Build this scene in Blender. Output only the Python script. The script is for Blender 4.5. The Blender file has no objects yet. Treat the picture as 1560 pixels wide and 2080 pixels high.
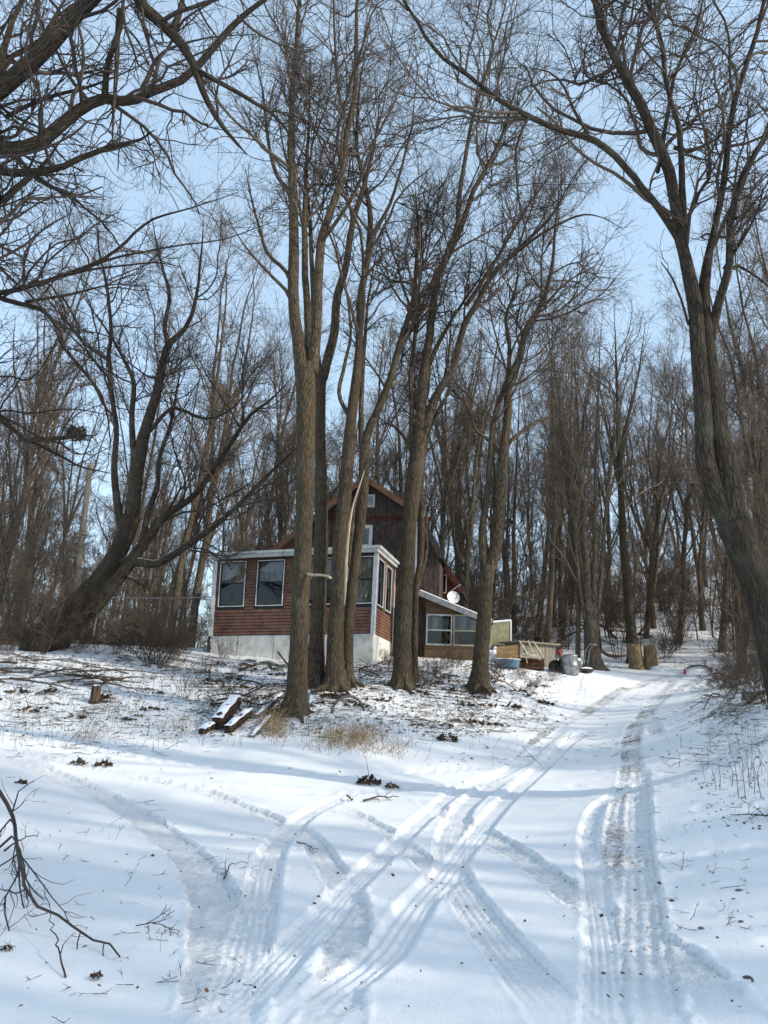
import bpy, math, random, time
import numpy as np
from mathutils import Matrix, Vector, Euler
T0 = time.time()
rng = np.random.default_rng(7)
random.seed(7)
scene = bpy.context.scene
col = scene.collection
R = math.radians

# ------------------------------------------------------------------ camera
F = 1500.0                      # focal length in photo pixels (1560 x 2080)
EYE = np.array([0.0, 0.0, 1.6])
TILT, ROLL = 14.0, 2.5
camd = bpy.data.cameras.new('camera')
cam = bpy.data.objects.new('camera', camd)
col.objects.link(cam)
camd.sensor_fit = 'VERTICAL'; camd.sensor_height = 24.0
camd.lens = 24.0 * F / 2080.0
camd.clip_start = 0.05; camd.clip_end = 2000.0
MC = Matrix.Rotation(R(90 + TILT), 3, 'X') @ Matrix.Rotation(R(ROLL), 3, 'Z')
cam.matrix_world = Matrix.Translation(Vector(EYE)) @ MC.to_4x4()
scene.camera = cam
MCN = np.array(MC)

# ------------------------------------------------------------------ light
SUN_EL, SUN_AZ = 29.0, 110.0     # azimuth clockwise from +Y (the view direction)
w = bpy.data.worlds.new('World'); scene.world = w; w.use_nodes = True
nt = w.node_tree
sky = nt.nodes.new('ShaderNodeTexSky'); sky.sky_type = 'NISHITA'
sky.sun_disc = False; sky.sun_elevation = R(SUN_EL); sky.sun_rotation = R(SUN_AZ)
sky.air_density = 1.0; sky.dust_density = 1.3; sky.ozone_density = 0.7; sky.altitude = 200
bg = nt.nodes['Background']
veil = nt.nodes.new('ShaderNodeMix'); veil.data_type = 'RGBA'          # thin high haze, the same all over the sky
veil.inputs[0].default_value = .30; veil.inputs[7].default_value = (6.2, 8.3, 10.0, 1)
nt.links.new(sky.outputs[0], veil.inputs[6]); nt.links.new(veil.outputs[2], bg.inputs[0]); bg.inputs[1].default_value = 0.15
sd = bpy.data.lights.new('sun', 'SUN'); sd.energy = 3.0; sd.angle = R(0.65); sd.color = (1.0, 0.91, 0.77)
sun = bpy.data.objects.new('sun', sd); col.objects.link(sun)
SDIR = Vector((math.sin(R(SUN_AZ)) * math.cos(R(SUN_EL)), math.cos(R(SUN_AZ)) * math.cos(R(SUN_EL)), math.sin(R(SUN_EL))))
sun.rotation_euler = SDIR.to_track_quat('Z', 'Y').to_euler()
sun.location = (30, -10, 30)
vs = scene.view_settings
vs.view_transform = 'Standard'; vs.look = 'None'; vs.exposure = 0.44; vs.gamma = 1.0; vs.use_curve_mapping = False
scene.cycles.max_bounces = 6; scene.cycles.transparent_max_bounces = 8

# ------------------------------------------------------------------ pixel rays
def ray(u, v):
    u = np.asarray(u, float); v = np.asarray(v, float)
    d = np.stack([(u - 780) / F, -(v - 1040) / F, -np.ones_like(u)], -1)
    return d @ MCN.T
def at(u, v, Y):
    d = ray(u, v); return EYE + d * (np.asarray(Y, float) / d[..., 1])[..., None]
def on_plane(u, v, p0, n):
    d = ray(u, v); t = ((np.asarray(p0) - EYE) @ n) / (d @ n); return EYE + d * t

# ------------------------------------------------------------------ noise
def _h(ix, iy, s):
    n = (ix.astype(np.int64) * 374761393 + iy.astype(np.int64) * 668265263 + s * 974634533) & 0xffffffff
    n = ((n ^ (n >> 13)) * 1274126177) & 0xffffffff
    n = n ^ (n >> 16)
    return (n & 0xffff) / 65535.0
def vnoise(x, y, s=0):
    ix = np.floor(x); iy = np.floor(y); fx = x - ix; fy = y - iy
    fx = fx * fx * (3 - 2 * fx); fy = fy * fy * (3 - 2 * fy)
    a = _h(ix, iy, s); b = _h(ix + 1, iy, s); c = _h(ix, iy + 1, s); d = _h(ix + 1, iy + 1, s)
    return (a + (b - a) * fx) * (1 - fy) + (c + (d - c) * fx) * fy - 0.5
def fbm(x, y, s=0, o=4):
    r = 0; a = 1.0
    for i in range(o):
        r = r + a * vnoise(x * 2 ** i, y * 2 ** i, s + i * 17); a *= 0.5
    return r
def sstep(a, b, x):
    t = np.clip((x - a) / (b - a), 0, 1); return t * t * (3 - 2 * t)

# ------------------------------------------------------------------ terrain
CP = []
def c_px(*L):
    for (u, v, Y) in L: CP.append(at(u, v, Y))
def c_w(*L):
    for p in L: CP.append(np.array(p, float))
c_w((0, -40, 0), (-40, -40, 0), (40, -40, 1), (0, -10, 0), (-12, -5, 0), (12, -5, 1.2), (0, 3, 0), (-2.5, 4, 0), (-5, 7, .0),
    (0, 7, 0), (-9, 9, .1), (2.4, 4, 0), (2.5, 7, 0), (-60, 0, 0), (60, 0, 6), (-30, 10, .2), (30, 12, 3.5))
c_px((100, 1540, 14), (400, 1560, 14.2), (780, 1560, 14.6), (1030, 1560, 14.8), (700, 1510, 16), (20, 1450, 18), (0, 1500, 15.2), (190, 1430, 19.2),
     (598, 1452, 18.5), (641, 1392, 21), (680, 1397, 20.5), (817, 1397, 21.5), (974, 1398, 22), (425, 1330, 26), (600, 1345, 25.6), (760, 1350, 25),
     (200, 1322, 24), (0, 1325, 23.5), (-300, 1330, 23), (900, 1340, 28), (1010, 1345, 29),
     (1150, 1450, 22), (1250, 1500, 18), (1200, 1560, 15), (1300, 1400, 27), (1400, 1367, 33), (1200, 1363, 29.5), (1160, 1363, 27.3), (1128, 1359, 28), (1056, 1358, 27.8), (1033, 1351, 26.8), (1300, 1357, 35), (1100, 1400, 25),
     (1540, 1640, 9), (1500, 1500, 13.5), (1600, 1470, 11.5), (1450, 1480, 15.5), (1500, 1420, 17), (1540, 1900, 5.4), (1540, 1370, 25), (1440, 1560, 12.5), (1460, 1750, 7.7), (1330, 1750, 8.3),
     (1300, 1250, 52), (1500, 1290, 44), (1400, 1185, 68), (1150, 1255, 52), (1560, 1180, 62), (1480, 1335, 36))
c_w((-13, 32, 3.0), (-24, 32, 2.6), (-18, 50, 2.6), (-40, 60, 2.0), (-2, 36, 3.6), (0, 50, 5.5), (0, 75, 9.5), (-25, 80, 4.5), (-60, 100, 3), (25, 100, 19), (60, 110, 22), (60, 60, 14), (0, 120, 14), (-40, 140, 5), (0, 300, 14), (-150, 200, 3), (150, 200, 22), (150, 0, 10), (-150, 0, 0), (0, -150, 0))
CP = np.array(CP)
def _U(r2):
    return np.where(r2 > 1e-9, r2 * np.log(np.maximum(r2, 1e-9)), 0)
_n = len(CP)
_xy = CP[:, :2] / 10
_K = _U(((_xy[:, None] - _xy[None]) ** 2).sum(-1)) + np.eye(_n) * 0.02
_P = np.c_[np.ones(_n), _xy]
_A = np.block([[_K, _P], [_P.T, np.zeros((3, 3))]])
_W = np.linalg.solve(_A, np.r_[CP[:, 2], 0, 0, 0])
def terrain(x, y):
    x = np.asarray(x, float); y = np.asarray(y, float); sh = x.shape
    X = np.stack([x.ravel(), y.ravel()], -1) / 10
    out = np.empty(len(X))
    for i in range(0, len(X), 20000):
        q = X[i:i + 20000]
        out[i:i + 20000] = _U(((q[:, None] - _xy[None]) ** 2).sum(-1)) @ _W[:_n] + _W[_n] + q @ _W[_n + 1:]
    return out.reshape(sh)
def tz(x, y): return float(terrain(np.array([x]), np.array([y]))[0])
def ground_px(u, v, y0=2.2, y1=70):
    u = np.atleast_1d(np.asarray(u, float)); v = np.atleast_1d(np.asarray(v, float))
    Y = np.concatenate([np.linspace(y0, 20, 240), np.linspace(20.2, y1, 160)])
    d = ray(u, v); k = Y[None, :] / d[:, 1:2]
    X = d[:, 0:1] * k; Z = EYE[2] + d[:, 2:3] * k
    under = Z < terrain(X, np.broadcast_to(Y, X.shape))
    idx = np.where(under.any(1), under.argmax(1), len(Y) - 1)
    r = np.arange(len(u))
    p = np.stack([X[r, idx], Y[idx], Z[r, idx]], -1); p[:, 2] = terrain(p[:, 0], p[:, 1])
    return p
def gp(u, v): return ground_px([u], [v])[0]

# ------------------------------------------------------------------ materials
def mat(name, color=(.5, .5, .5), rough=.8, spec=.3, metal=0.0):
    m = bpy.data.materials.new(name); m.use_nodes = True
    b = m.node_tree.nodes['Principled BSDF']
    b.inputs['Base Color'].default_value = (*color, 1); b.inputs['Roughness'].default_value = rough
    b.inputs['Specular IOR Level'].default_value = spec; b.inputs['Metallic'].default_value = metal
    return m, m.node_tree, b
def N(t, typ, **kw):
    n = t.nodes.new(typ)
    for k, v in kw.items():
        if k in n.inputs.keys(): n.inputs[k].default_value = v
        else: setattr(n, k, v)
    return n
def ramp(t, fac, stops):
    r = t.nodes.new('ShaderNodeValToRGB'); e = r.color_ramp.elements
    while len(e) < len(stops): e.new(.5)
    for i, (p, c) in enumerate(stops):
        e[i].position = p; e[i].color = (*c, 1) if len(c) == 3 else c
    t.links.new(fac, r.inputs[0]); return r
def mixc(t, fac, a, b):
    m = t.nodes.new('ShaderNodeMix'); m.data_type = 'RGBA'
    for s, v in ((m.inputs[0], fac), (m.inputs[6], a), (m.inputs[7], b)):
        if hasattr(v, 'is_output'): t.links.new(v, s)
        elif isinstance(v, (int, float)): s.default_value = v
        else: s.default_value = (*v, 1)
    return m.outputs[2]
def math_(t, op, a, b=0.0):
    m = t.nodes.new('ShaderNodeMath'); m.operation = op
    for s, v in ((m.inputs[0], a), (m.inputs[1], b)):
        if hasattr(v, 'is_output'): t.links.new(v, s)
        else: s.default_value = v
    return m.outputs[0]
def bump(t, b, h, strength=.5, dist=.02, prev=None):
    n = t.nodes.new('ShaderNodeBump'); n.inputs['Strength'].default_value = strength; n.inputs['Distance'].default_value = dist
    t.links.new(h, n.inputs['Height'])
    if prev is not None: t.links.new(prev, n.inputs['Normal'])
    t.links.new(n.outputs[0], b.inputs['Normal']); return n.outputs[0]

def bark_mat(name, dark, light, lichen=(.17, .17, .12), ridge=26.0, snow=False):
    m, t, b = mat(name, rough=.92, spec=.15)
    a = N(t, 'ShaderNodeAttribute', attribute_name='bark')
    v = N(t, 'ShaderNodeTexVoronoi', feature='DISTANCE_TO_EDGE', Scale=ridge)
    nz = N(t, 'ShaderNodeTexNoise', Scale=ridge * 1.1, Detail=5.0, Roughness=.65, Distortion=.6)
    wob = N(t, 'ShaderNodeTexNoise', Scale=9.0, Detail=2.0)
    vm = t.nodes.new('ShaderNodeVectorMath'); vm.operation = 'MULTIPLY_ADD'
    vm.inputs[1].default_value = (.05, .05, .05)
    t.links.new(a.outputs['Vector'], wob.inputs['Vector']); t.links.new(wob.outputs['Color'], vm.inputs[0]); t.links.new(a.outputs['Vector'], vm.inputs[2])
    t.links.new(vm.outputs[0], v.inputs['Vector']); t.links.new(vm.outputs[0], nz.inputs['Vector'])
    h = math_(t, 'ADD', math_(t, 'MULTIPLY', v.outputs['Distance'], 1.5), math_(t, 'MULTIPLY', nz.outputs['Fac'], .75))
    r = ramp(t, h, [(.34, dark), (.5, tuple(x * .55 + y * .45 for x, y in zip(dark, light))), (.78, light)])
    co = N(t, 'ShaderNodeTexCoord')
    big = N(t, 'ShaderNodeTexNoise', Scale=1.3, Detail=4.0); t.links.new(co.outputs['Object'], big.inputs['Vector'])
    br = ramp(t, big.outputs['Fac'], [(.48, (0, 0, 0)), (.66, (.7, .7, .7))])
    c = mixc(t, br.outputs[0], r.outputs[0], lichen)
    c2 = mixc(t, math_(t, 'MULTIPLY', br.outputs[0], .5), r.outputs[0], c)
    if snow:
        g = N(t, 'ShaderNodeNewGeometry'); sx = N(t, 'ShaderNodeSeparateXYZ'); t.links.new(g.outputs['Normal'], sx.inputs[0])
        sn = N(t, 'ShaderNodeTexNoise', Scale=2.2, Detail=4.0); t.links.new(co.outputs['Object'], sn.inputs['Vector'])
        k = math_(t, 'ADD', sx.outputs['Z'], math_(t, 'MULTIPLY', sn.outputs['Fac'], .55))
        kr = ramp(t, k, [(.0, (0, 0, 0)), (1.0, (1, 1, 1))])
        kk = math_(t, 'GREATER_THAN', k, 1.16)
        c2 = mixc(t, kk, c2, (.82, .84, .88))
    t.links.new(c2, b.inputs['Base Color'])
    bump(t, b, h, 1.0, .045)
    return m
M = {}
M['bark_a'] = bark_mat('bark_ridged', (.030, .023, .017), (.132, .100, .064), ridge=15)
M['bark_b'] = bark_mat('bark_dark', (.024, .019, .016), (.085, .066, .047), ridge=17, snow=True)
M['bark_c'] = bark_mat('bark_wood', (.030, .025, .021), (.19, .148, .104), ridge=13)
M['peeled'] = None
M['bark_pale'] = bark_mat('bark_smooth_grey', (.10, .085, .06), (.30, .25, .17), ridge=12)
def twig_mat(name, c0, c1):
    m, t, b = mat(name, rough=.8, spec=.2)
    oi = N(t, 'ShaderNodeNewGeometry')
    t.links.new(mixc(t, oi.outputs['Random Per Island'], c0, c1), b.inputs['Base Color']); return m
M['twig'] = twig_mat('twig_brown', (.045, .034, .029), (.115, .085, .062))
M['twig_bg'] = twig_mat('twig_wood', (.078, .06, .048), (.20, .152, .112))
M['twig_dark'] = twig_mat('twig_dark', (.035, .028, .025), (.09, .07, .058))
M['shrub'] = twig_mat('shrub_twig', (.05, .036, .028), (.145, .105, .073))
M['deadwood'] = twig_mat('dead_wood', (.04, .03, .023), (.14, .105, .075))
M['drygrass'] = twig_mat('dry_grass', (.23, .15, .075), (.46, .33, .19))
M['leafdark'] = twig_mat('dark_leaf', (.025, .018, .013), (.10, .065, .04))
M['leaf'] = twig_mat('dead_leaf', (.06, .038, .024), (.20, .125, .07))

def noisy(name, c0, c1, scale=6, rough=.8, spec=.3, detail=6, stretch=None, bmp=.0, metal=0.0, lo=.35, hi=.65):
    m, t, b = mat(name, rough=rough, spec=spec, metal=metal)
    co = N(t, 'ShaderNodeTexCoord'); nz = N(t, 'ShaderNodeTexNoise', Scale=scale, Detail=float(detail))
    if stretch:
        mp = N(t, 'ShaderNodeMapping'); mp.inputs['Scale'].default_value = stretch
        t.links.new(co.outputs['Object'], mp.inputs[0]); t.links.new(mp.outputs[0], nz.inputs['Vector'])
    else: t.links.new(co.outputs['Object'], nz.inputs['Vector'])
    r = ramp(t, nz.outputs['Fac'], [(lo, c0), (hi, c1)])
    t.links.new(r.outputs[0], b.inputs['Base Color'])
    if bmp: bump(t, b, nz.outputs['Fac'], bmp, .02)
    return m
M['peeled'] = noisy('peeled_wood', (.30, .24, .16), (.50, .42, .30), 6, .8, .2, stretch=(4, 4, .5), bmp=.3)
M['siding'] = noisy('siding_brown', (.115, .055, .036), (.20, .10, .068), 4, .6, .35, bmp=.05)
M['white'] = noisy('white_paint', (.60, .61, .60), (.78, .79, .78), 5, .5, .4, bmp=.05)
M['trim'] = noisy('trim_shade_grey', (.40, .42, .42), (.56, .58, .57), 5, .5, .4, bmp=.05)  # white eave trim darkened to carry its shade; also greys one lean-to frame
M['found'] = noisy('foundation_white', (.46, .46, .43), (.68, .68, .645), 3.5, .8, .2, bmp=.1)
M['black'] = noisy('dark_frame', (.012, .012, .013), (.03, .03, .03), 8, .5)
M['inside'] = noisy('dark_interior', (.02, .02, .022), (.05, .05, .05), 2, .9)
M['curtain'] = noisy('curtain_cloth', (.30, .30, .30), (.46, .46, .45), 4, .9, .1, stretch=(6, 6, .6))
M['curtain_tan'] = noisy('curtain_tan', (.34, .27, .18), (.52, .43, .30), 4, .9, .1, stretch=(6, 6, .6))
M['oldwood'] = noisy('weathered_board', (.035, .024, .021), (.135, .10, .088), 9, .9, .15, 8, (5, 5, .35), .5, lo=.38, hi=.68)
M['redboard'] = noisy('red_board', (.05, .018, .014), (.11, .036, .028), 6, .8, .2, stretch=(.6, 3, 3), bmp=.2)
M['rust'] = noisy('brown_rake_metal', (.095, .046, .027), (.165, .08, .045), 5, .6, .3)
M['roofing'] = noisy('roofing_dark', (.03, .026, .025), (.08, .07, .065), 12, .9, .2, bmp=.2)
M['plywood'] = noisy('plywood_tan', (.16, .105, .05), (.27, .185, .095), 4, .85, .15, stretch=(1, 1, 4), bmp=.1)
M['annexwood'] = noisy('annex_boards', (.10, .063, .038), (.20, .135, .085), 6, .85, .15, stretch=(.5, .5, 7), bmp=.2)
M['shedwood'] = noisy('shed_grey_wood', (.16, .14, .11), (.33, .295, .24), 7, .9, .1, stretch=(6, 6, .3), bmp=.4)
M['cream'] = noisy('cream_paint', (.34, .31, .22), (.50, .455, .34), 5, .6, .3)
M['galv'] = noisy('galvanised', (.17, .18, .19), (.34, .36, .37), 7, .45, .5, metal=.85)
M['rustiron'] = noisy('rusty_iron', (.035, .02, .015), (.13, .06, .035), 9, .85, .2, bmp=.3)
M['blue'] = noisy('blue_plastic', (.07, .17, .27), (.13, .25, .36), 4, .5, .4)
M['red'] = noisy('red_plastic', (.26, .018, .02), (.40, .035, .035), 5, .45, .4)
M['olive'] = noisy('olive_screen', (.17, .165, .10), (.26, .25, .16), 4, .8, .2)
M['polewood'] = noisy('pole_wood', (.12, .105, .09), (.24, .215, .18), 7, .9, .1, stretch=(6, 6, .25), bmp=.4)
M['stumpwood'] = noisy('stump_wood', (.10, .07, .042), (.36, .26, .15), 6, .9, .1, stretch=(4, 4, .5), bmp=.6)
M['snowcap'] = noisy('lying_snow', (.80, .82, .85), (.86, .87, .89), 6, .7, .2, bmp=.15)
M['postwood'] = noisy('rotten_post', (.03, .022, .016), (.13, .095, .065), 7, .9, .1, stretch=(4, 4, .4), bmp=.6)
M['rotten'] = noisy('rotten_black_wood', (.018, .013, .010), (.08, .058, .042), 8, .95, .1, bmp=.8)
M['stone'] = noisy('stone', (.09, .085, .08), (.2, .19, .175), 6, .9, .2, bmp=.4)
M['steel'] = noisy('fence_steel', (.22, .22, .22), (.38, .38, .38), 8, .5, .4, metal=.5)
M['tyre'] = noisy('grey_rubber', (.05, .05, .05), (.17, .165, .16), 8, .8, .2)
def glass_mat(name, refl=.10, tint=(.55, .58, .60)):
    m = bpy.data.materials.new(name); m.use_nodes = True; t = m.node_tree
    t.nodes.remove(t.nodes['Principled BSDF'])
    tr = N(t, 'ShaderNodeBsdfTransparent'); tr.inputs[0].default_value = (*tint, 1)
    gl = N(t, 'ShaderNodeBsdfGlossy', Roughness=.03); gl.inputs[0].default_value = (.9, .93, .95, 1)
    fr = N(t, 'ShaderNodeFresnel', IOR=1.5)
    mx = N(t, 'ShaderNodeMixShader')
    t.links.new(math_(t, 'ADD', fr.outputs[0], refl), mx.inputs[0]); t.links.new(tr.outputs[0], mx.inputs[1]); t.links.new(gl.outputs[0], mx.inputs[2])
    t.links.new(mx.outputs[0], t.nodes['Material Output'].inputs[0]); return m
M['glass'] = glass_mat('window_glass', .0, (.86, .87, .88))
M['glass_screen'] = glass_mat('window_glass_screen', .0, (.42, .43, .44))

# snow ground
def snow_mat():
    m, t, b = mat('snow_ground', rough=.65, spec=.25)
    b.inputs['Subsurface Weight'].default_value = 0.0
    a = N(t, 'ShaderNodeAttribute', attribute_name='gmask')     # r dirt in tracks, g litter zone, b broken snow
    sp = N(t, 'ShaderNodeSeparateColor'); t.links.new(a.outputs['Color'], sp.inputs[0])
    co = N(t, 'ShaderNodeTexCoord'); P = co.outputs['Object']
    def nz(scale, det=4.0, rough=.6):
        n = N(t, 'ShaderNodeTexNoise', Scale=scale, Detail=det, Roughness=rough); t.links.new(P, n.inputs['Vector']); return n.outputs['Fac']
    n1 = nz(17, 6.0, .7); n2 = nz(4.5, 5.0, .65); n3 = nz(60, 3.0); n5 = nz(42, 4.0, .75)
    base = mixc(t, n2, (.85, .85, .855), (.89, .89, .89))
    # gravel showing in the wheel tracks
    k = math_(t, 'ADD', math_(t, 'ADD', math_(t, 'MULTIPLY', n1, .55), math_(t, 'MULTIPLY', n5, .6)), math_(t, 'MULTIPLY', n2, .25))
    thr = math_(t, 'SUBTRACT', .99, math_(t, 'MULTIPLY', sp.outputs[0], .56))
    dm = math_(t, 'MULTIPLY', math_(t, 'SUBTRACT', k, thr), 7.0)
    dm = math_(t, 'MINIMUM', math_(t, 'MAXIMUM', dm, 0.0), .85)
    gravel = mixc(t, n3, (.09, .07, .052), (.30, .24, .18))
    c = mixc(t, dm, base, gravel)
    # leaf litter and bare soil showing through thin snow
    k2 = math_(t, 'ADD', math_(t, 'MULTIPLY', n1, .7), math_(t, 'MULTIPLY', n2, .75))
    thr2 = math_(t, 'SUBTRACT', 1.15, math_(t, 'MULTIPLY', sp.outputs[1], .46))
    lm = math_(t, 'MULTIPLY', math_(t, 'SUBTRACT', k2, thr2), 14.0)
    lm = math_(t, 'MINIMUM', math_(t, 'MAXIMUM', lm, 0.0), .95)
    soil = mixc(t, n3, (.045, .032, .022), (.17, .12, .08))
    c = mixc(t, lm, c, soil)
    t.links.new(c, b.inputs['Base Color'])
    h = math_(t, 'ADD', math_(t, 'MULTIPLY', n3, math_(t, 'ADD', .25, math_(t, 'MULTIPLY', sp.outputs[2], .5))), math_(t, 'MULTIPLY', n1, math_(t, 'ADD', .25, math_(t, 'MULTIPLY', sp.outputs[2], 1.7))))
    h = math_(t, 'SUBTRACT', h, math_(t, 'MULTIPLY', lm, .4))
    bump(t, b, h, .9, .022)
    return m
M['snow'] = snow_mat()

# ------------------------------------------------------------------ object helpers
ORG = {}
def thing(name, label, cat, loc=(0, 0, 0), group=None):
    o = bpy.data.objects.new(name, None); col.objects.link(o); o.location = loc; o.empty_display_size = .2
    o['label'] = label; o['category'] = cat
    if group: o['group'] = group
    ORG[o.name] = np.array(loc, float); return o
def tag(o, label, cat, group=None):
    o['label'] = label; o['category'] = cat
    if group: o['group'] = group
    return o
def raw_mesh(name, V, Fq, m, smooth=False, attrs=None):
    me = bpy.data.meshes.new(name)
    V = np.ascontiguousarray(V, np.float32)
    me.vertices.add(len(V)); me.vertices.foreach_set('co', V.ravel())
    loops = []; starts = []; tot = 0
    for fa in Fq:
        if len(fa) == 0: continue
        fa = np.asarray(fa, np.int32); k = fa.shape[1]
        loops.append(fa.ravel()); starts.append(tot + np.arange(len(fa)) * k); tot += fa.size
    loops = np.concatenate(loops); starts = np.concatenate(starts).astype(np.int32)
    me.loops.add(len(loops)); me.loops.foreach_set('vertex_index', loops)
    me.polygons.add(len(starts)); me.polygons.foreach_set('loop_start', starts)
    me.polygons.foreach_set('use_smooth', np.full(len(starts), smooth, bool))
    me.update(calc_edges=True)
    for k, (typ, arr) in (attrs or {}).items():
        at_ = me.attributes.new(k, typ, 'POINT')
        at_.data.foreach_set('vector' if typ == 'FLOAT_VECTOR' else 'color', np.ascontiguousarray(arr, np.float32).ravel())
    me.materials.append(m); return me
def link(name, me, parent=None):
    o = bpy.data.objects.new(name, me); col.objects.link(o)
    if parent is not None: o.parent = parent
    return o
def org_of(parent):
    o = np.zeros(3)
    while parent is not None:
        o = o + ORG.get(parent.name, np.zeros(3)); parent = parent.parent
    return o

class MB:
    def __init__(s): s.v = []; s.q = []; s.t = []; s.n = 0; s.b = []
    def add(s, V, quads=(), tris=(), bark=None):
        V = np.asarray(V, float).reshape(-1, 3)
        if len(quads): s.q.append(np.asarray(quads, int) + s.n)
        if len(tris): s.t.append(np.asarray(tris, int) + s.n)
        s.v.append(V); s.b.append(np.zeros((len(V), 3)) if bark is None else bark); s.n += len(V); return s
    def box(s, c, sx, sy, sz, X=(1, 0, 0), Y=(0, 1, 0), Z=(0, 0, 1), taper=1.0):
        c = np.asarray(c, float); X, Y, Z = (np.asarray(a, float) for a in (X, Y, Z))
        V = [c + X * sx * .5 * a * (taper if k > 0 else 1) + Y * sy * .5 * b * (taper if k > 0 else 1) + Z * sz * .5 * k for k in (-1, 1) for b in (-1, 1) for a in (-1, 1)]
        return s.add(V, [(0, 2, 3, 1), (4, 5, 7, 6), (0, 1, 5, 4), (2, 6, 7, 3), (0, 4, 6, 2), (1, 3, 7, 5)])
    def hexa(s, A, B):      # two quads of 4 corners each
        V = list(A) + list(B)
        return s.add(V, [(3, 2, 1, 0), (4, 5, 6, 7), (0, 1, 5, 4), (1, 2, 6, 5), (2, 3, 7, 6), (3, 0, 4, 7)])
    def prism(s, poly, off):
        n = len(poly); poly = np.asarray(poly, float); V = np.r_[poly, poly + np.asarray(off, float)]
        s.add(V, [(i, (i + 1) % n, n + (i + 1) % n, n + i) for i in range(n)])
        c = [(0, i, i + 1) for i in range(1, n - 1)]
        s.t.append(np.array([(a, cc, b) for a, b, cc in c]) + s.n - 2 * n); s.t.append(np.array(c) + s.n - n); return s
    def tube(s, P, r, S=8, cap=True, lump=0.0):
        P = np.asarray(P, float); r = np.broadcast_to(np.asarray(r, float), (len(P),))
        V, q, bk = tubes(P[None], r[None], S, lump)
        tr = []
        if cap:
            n = len(P)
            for base, flip in ((0, 1), ((n - 1) * S, 0)):
                for i in range(1, S - 1): tr.append((base, base + i + 1, base + i) if flip else (base, base + i, base + i + 1))
        return s.add(V, q, tr, bk)
    def lathe(s, c, prof, S=20, axis=(0, 0, 1), closed=True):
        ax = Vector(axis).normalized(); u = ax.orthogonal().normalized(); v = ax.cross(u)
        u, v, ax = np.array(u), np.array(v), np.array(ax); c = np.asarray(c, float)
        a = np.arange(S) * 2 * math.pi / S; V = []
        for (r, h) in prof: V.append(c + ax * h + np.outer(np.cos(a), u) * r + np.outer(np.sin(a), v) * r)
        q = [(k * S + i, k * S + (i + 1) % S, (k + 1) * S + (i + 1) % S, (k + 1) * S + i) for k in range(len(prof) - 1) for i in range(S)]
        return s.add(np.concatenate(V), q)
    def build(s, name, m, parent=None, smooth=False, kind=None):
        V = np.concatenate(s.v) - org_of(parent)
        me = raw_mesh(name, V, [np.concatenate(s.q) if s.q else [], np.concatenate(s.t) if s.t else []], m, smooth, {'bark': ('FLOAT_VECTOR', np.concatenate(s.b))})
        o = link(name, me, parent)
        if kind: o['kind'] = kind
        return o

def norm(a): return a / np.maximum(np.linalg.norm(a, axis=-1, keepdims=True), 1e-9)
def tubes(P, Rr, S, lump=0.0):
    n, K, _ = P.shape
    Tn = norm(np.gradient(P, axis=1))
    ref = np.where(np.abs(Tn[:, 0, 2:3]) < .8, np.array([[0, 0, 1.]]), np.array([[1., 0, 0]]))
    u = norm(np.cross(Tn[:, 0], ref)); us = []
    for k in range(K):
        u = norm(u - (u * Tn[:, k]).sum(-1, keepdims=True) * Tn[:, k]); us.append(u)
    U = np.stack(us, 1); W = np.cross(Tn, U)
    a = np.arange(S) * 2 * math.pi / S; ca, sa = np.cos(a), np.sin(a)
    rr = np.repeat(Rr[:, :, None], S, 2)
    seg = np.r_[0, 0] if K < 2 else None
    L = np.concatenate([np.zeros((n, 1)), np.cumsum(np.linalg.norm(np.diff(P, axis=1), axis=-1), 1)], 1)
    if lump:
        ph = rng.uniform(0, 100, (n, 1, 1))
        rr = rr * (1 + lump * 2 * (fbm(ca[None, None, :] * 1.6 + ph + 0 * L[:, :, None], sa[None, None, :] * 1.6 + L[:, :, None] * 1.1 + ph, 3, 3)))
    V = P[:, :, None, :] + rr[..., None] * (ca[None, None, :, None] * U[:, :, None, :] + sa[None, None, :, None] * W[:, :, None, :])
    r0 = Rr.max(1)[:, None, None]
    off = rng.uniform(0, 50, (n, 1, 1))
    bk = np.stack(np.broadcast_arrays(ca[None, None, :] * r0 + off, sa[None, None, :] * r0, L[:, :, None] * .24), -1)
    i = np.arange(K - 1)[:, None] * S + np.arange(S)[None]; j = np.arange(K - 1)[:, None] * S + (np.arange(S)[None] + 1) % S
    q = np.stack([i, j, j + S, i + S], -1).reshape(-1, 4)
    q = (q[None] + (np.arange(n) * K * S)[:, None, None]).reshape(-1, 4)
    return V.reshape(-1, 3), q, bk.reshape(-1, 3)

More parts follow.
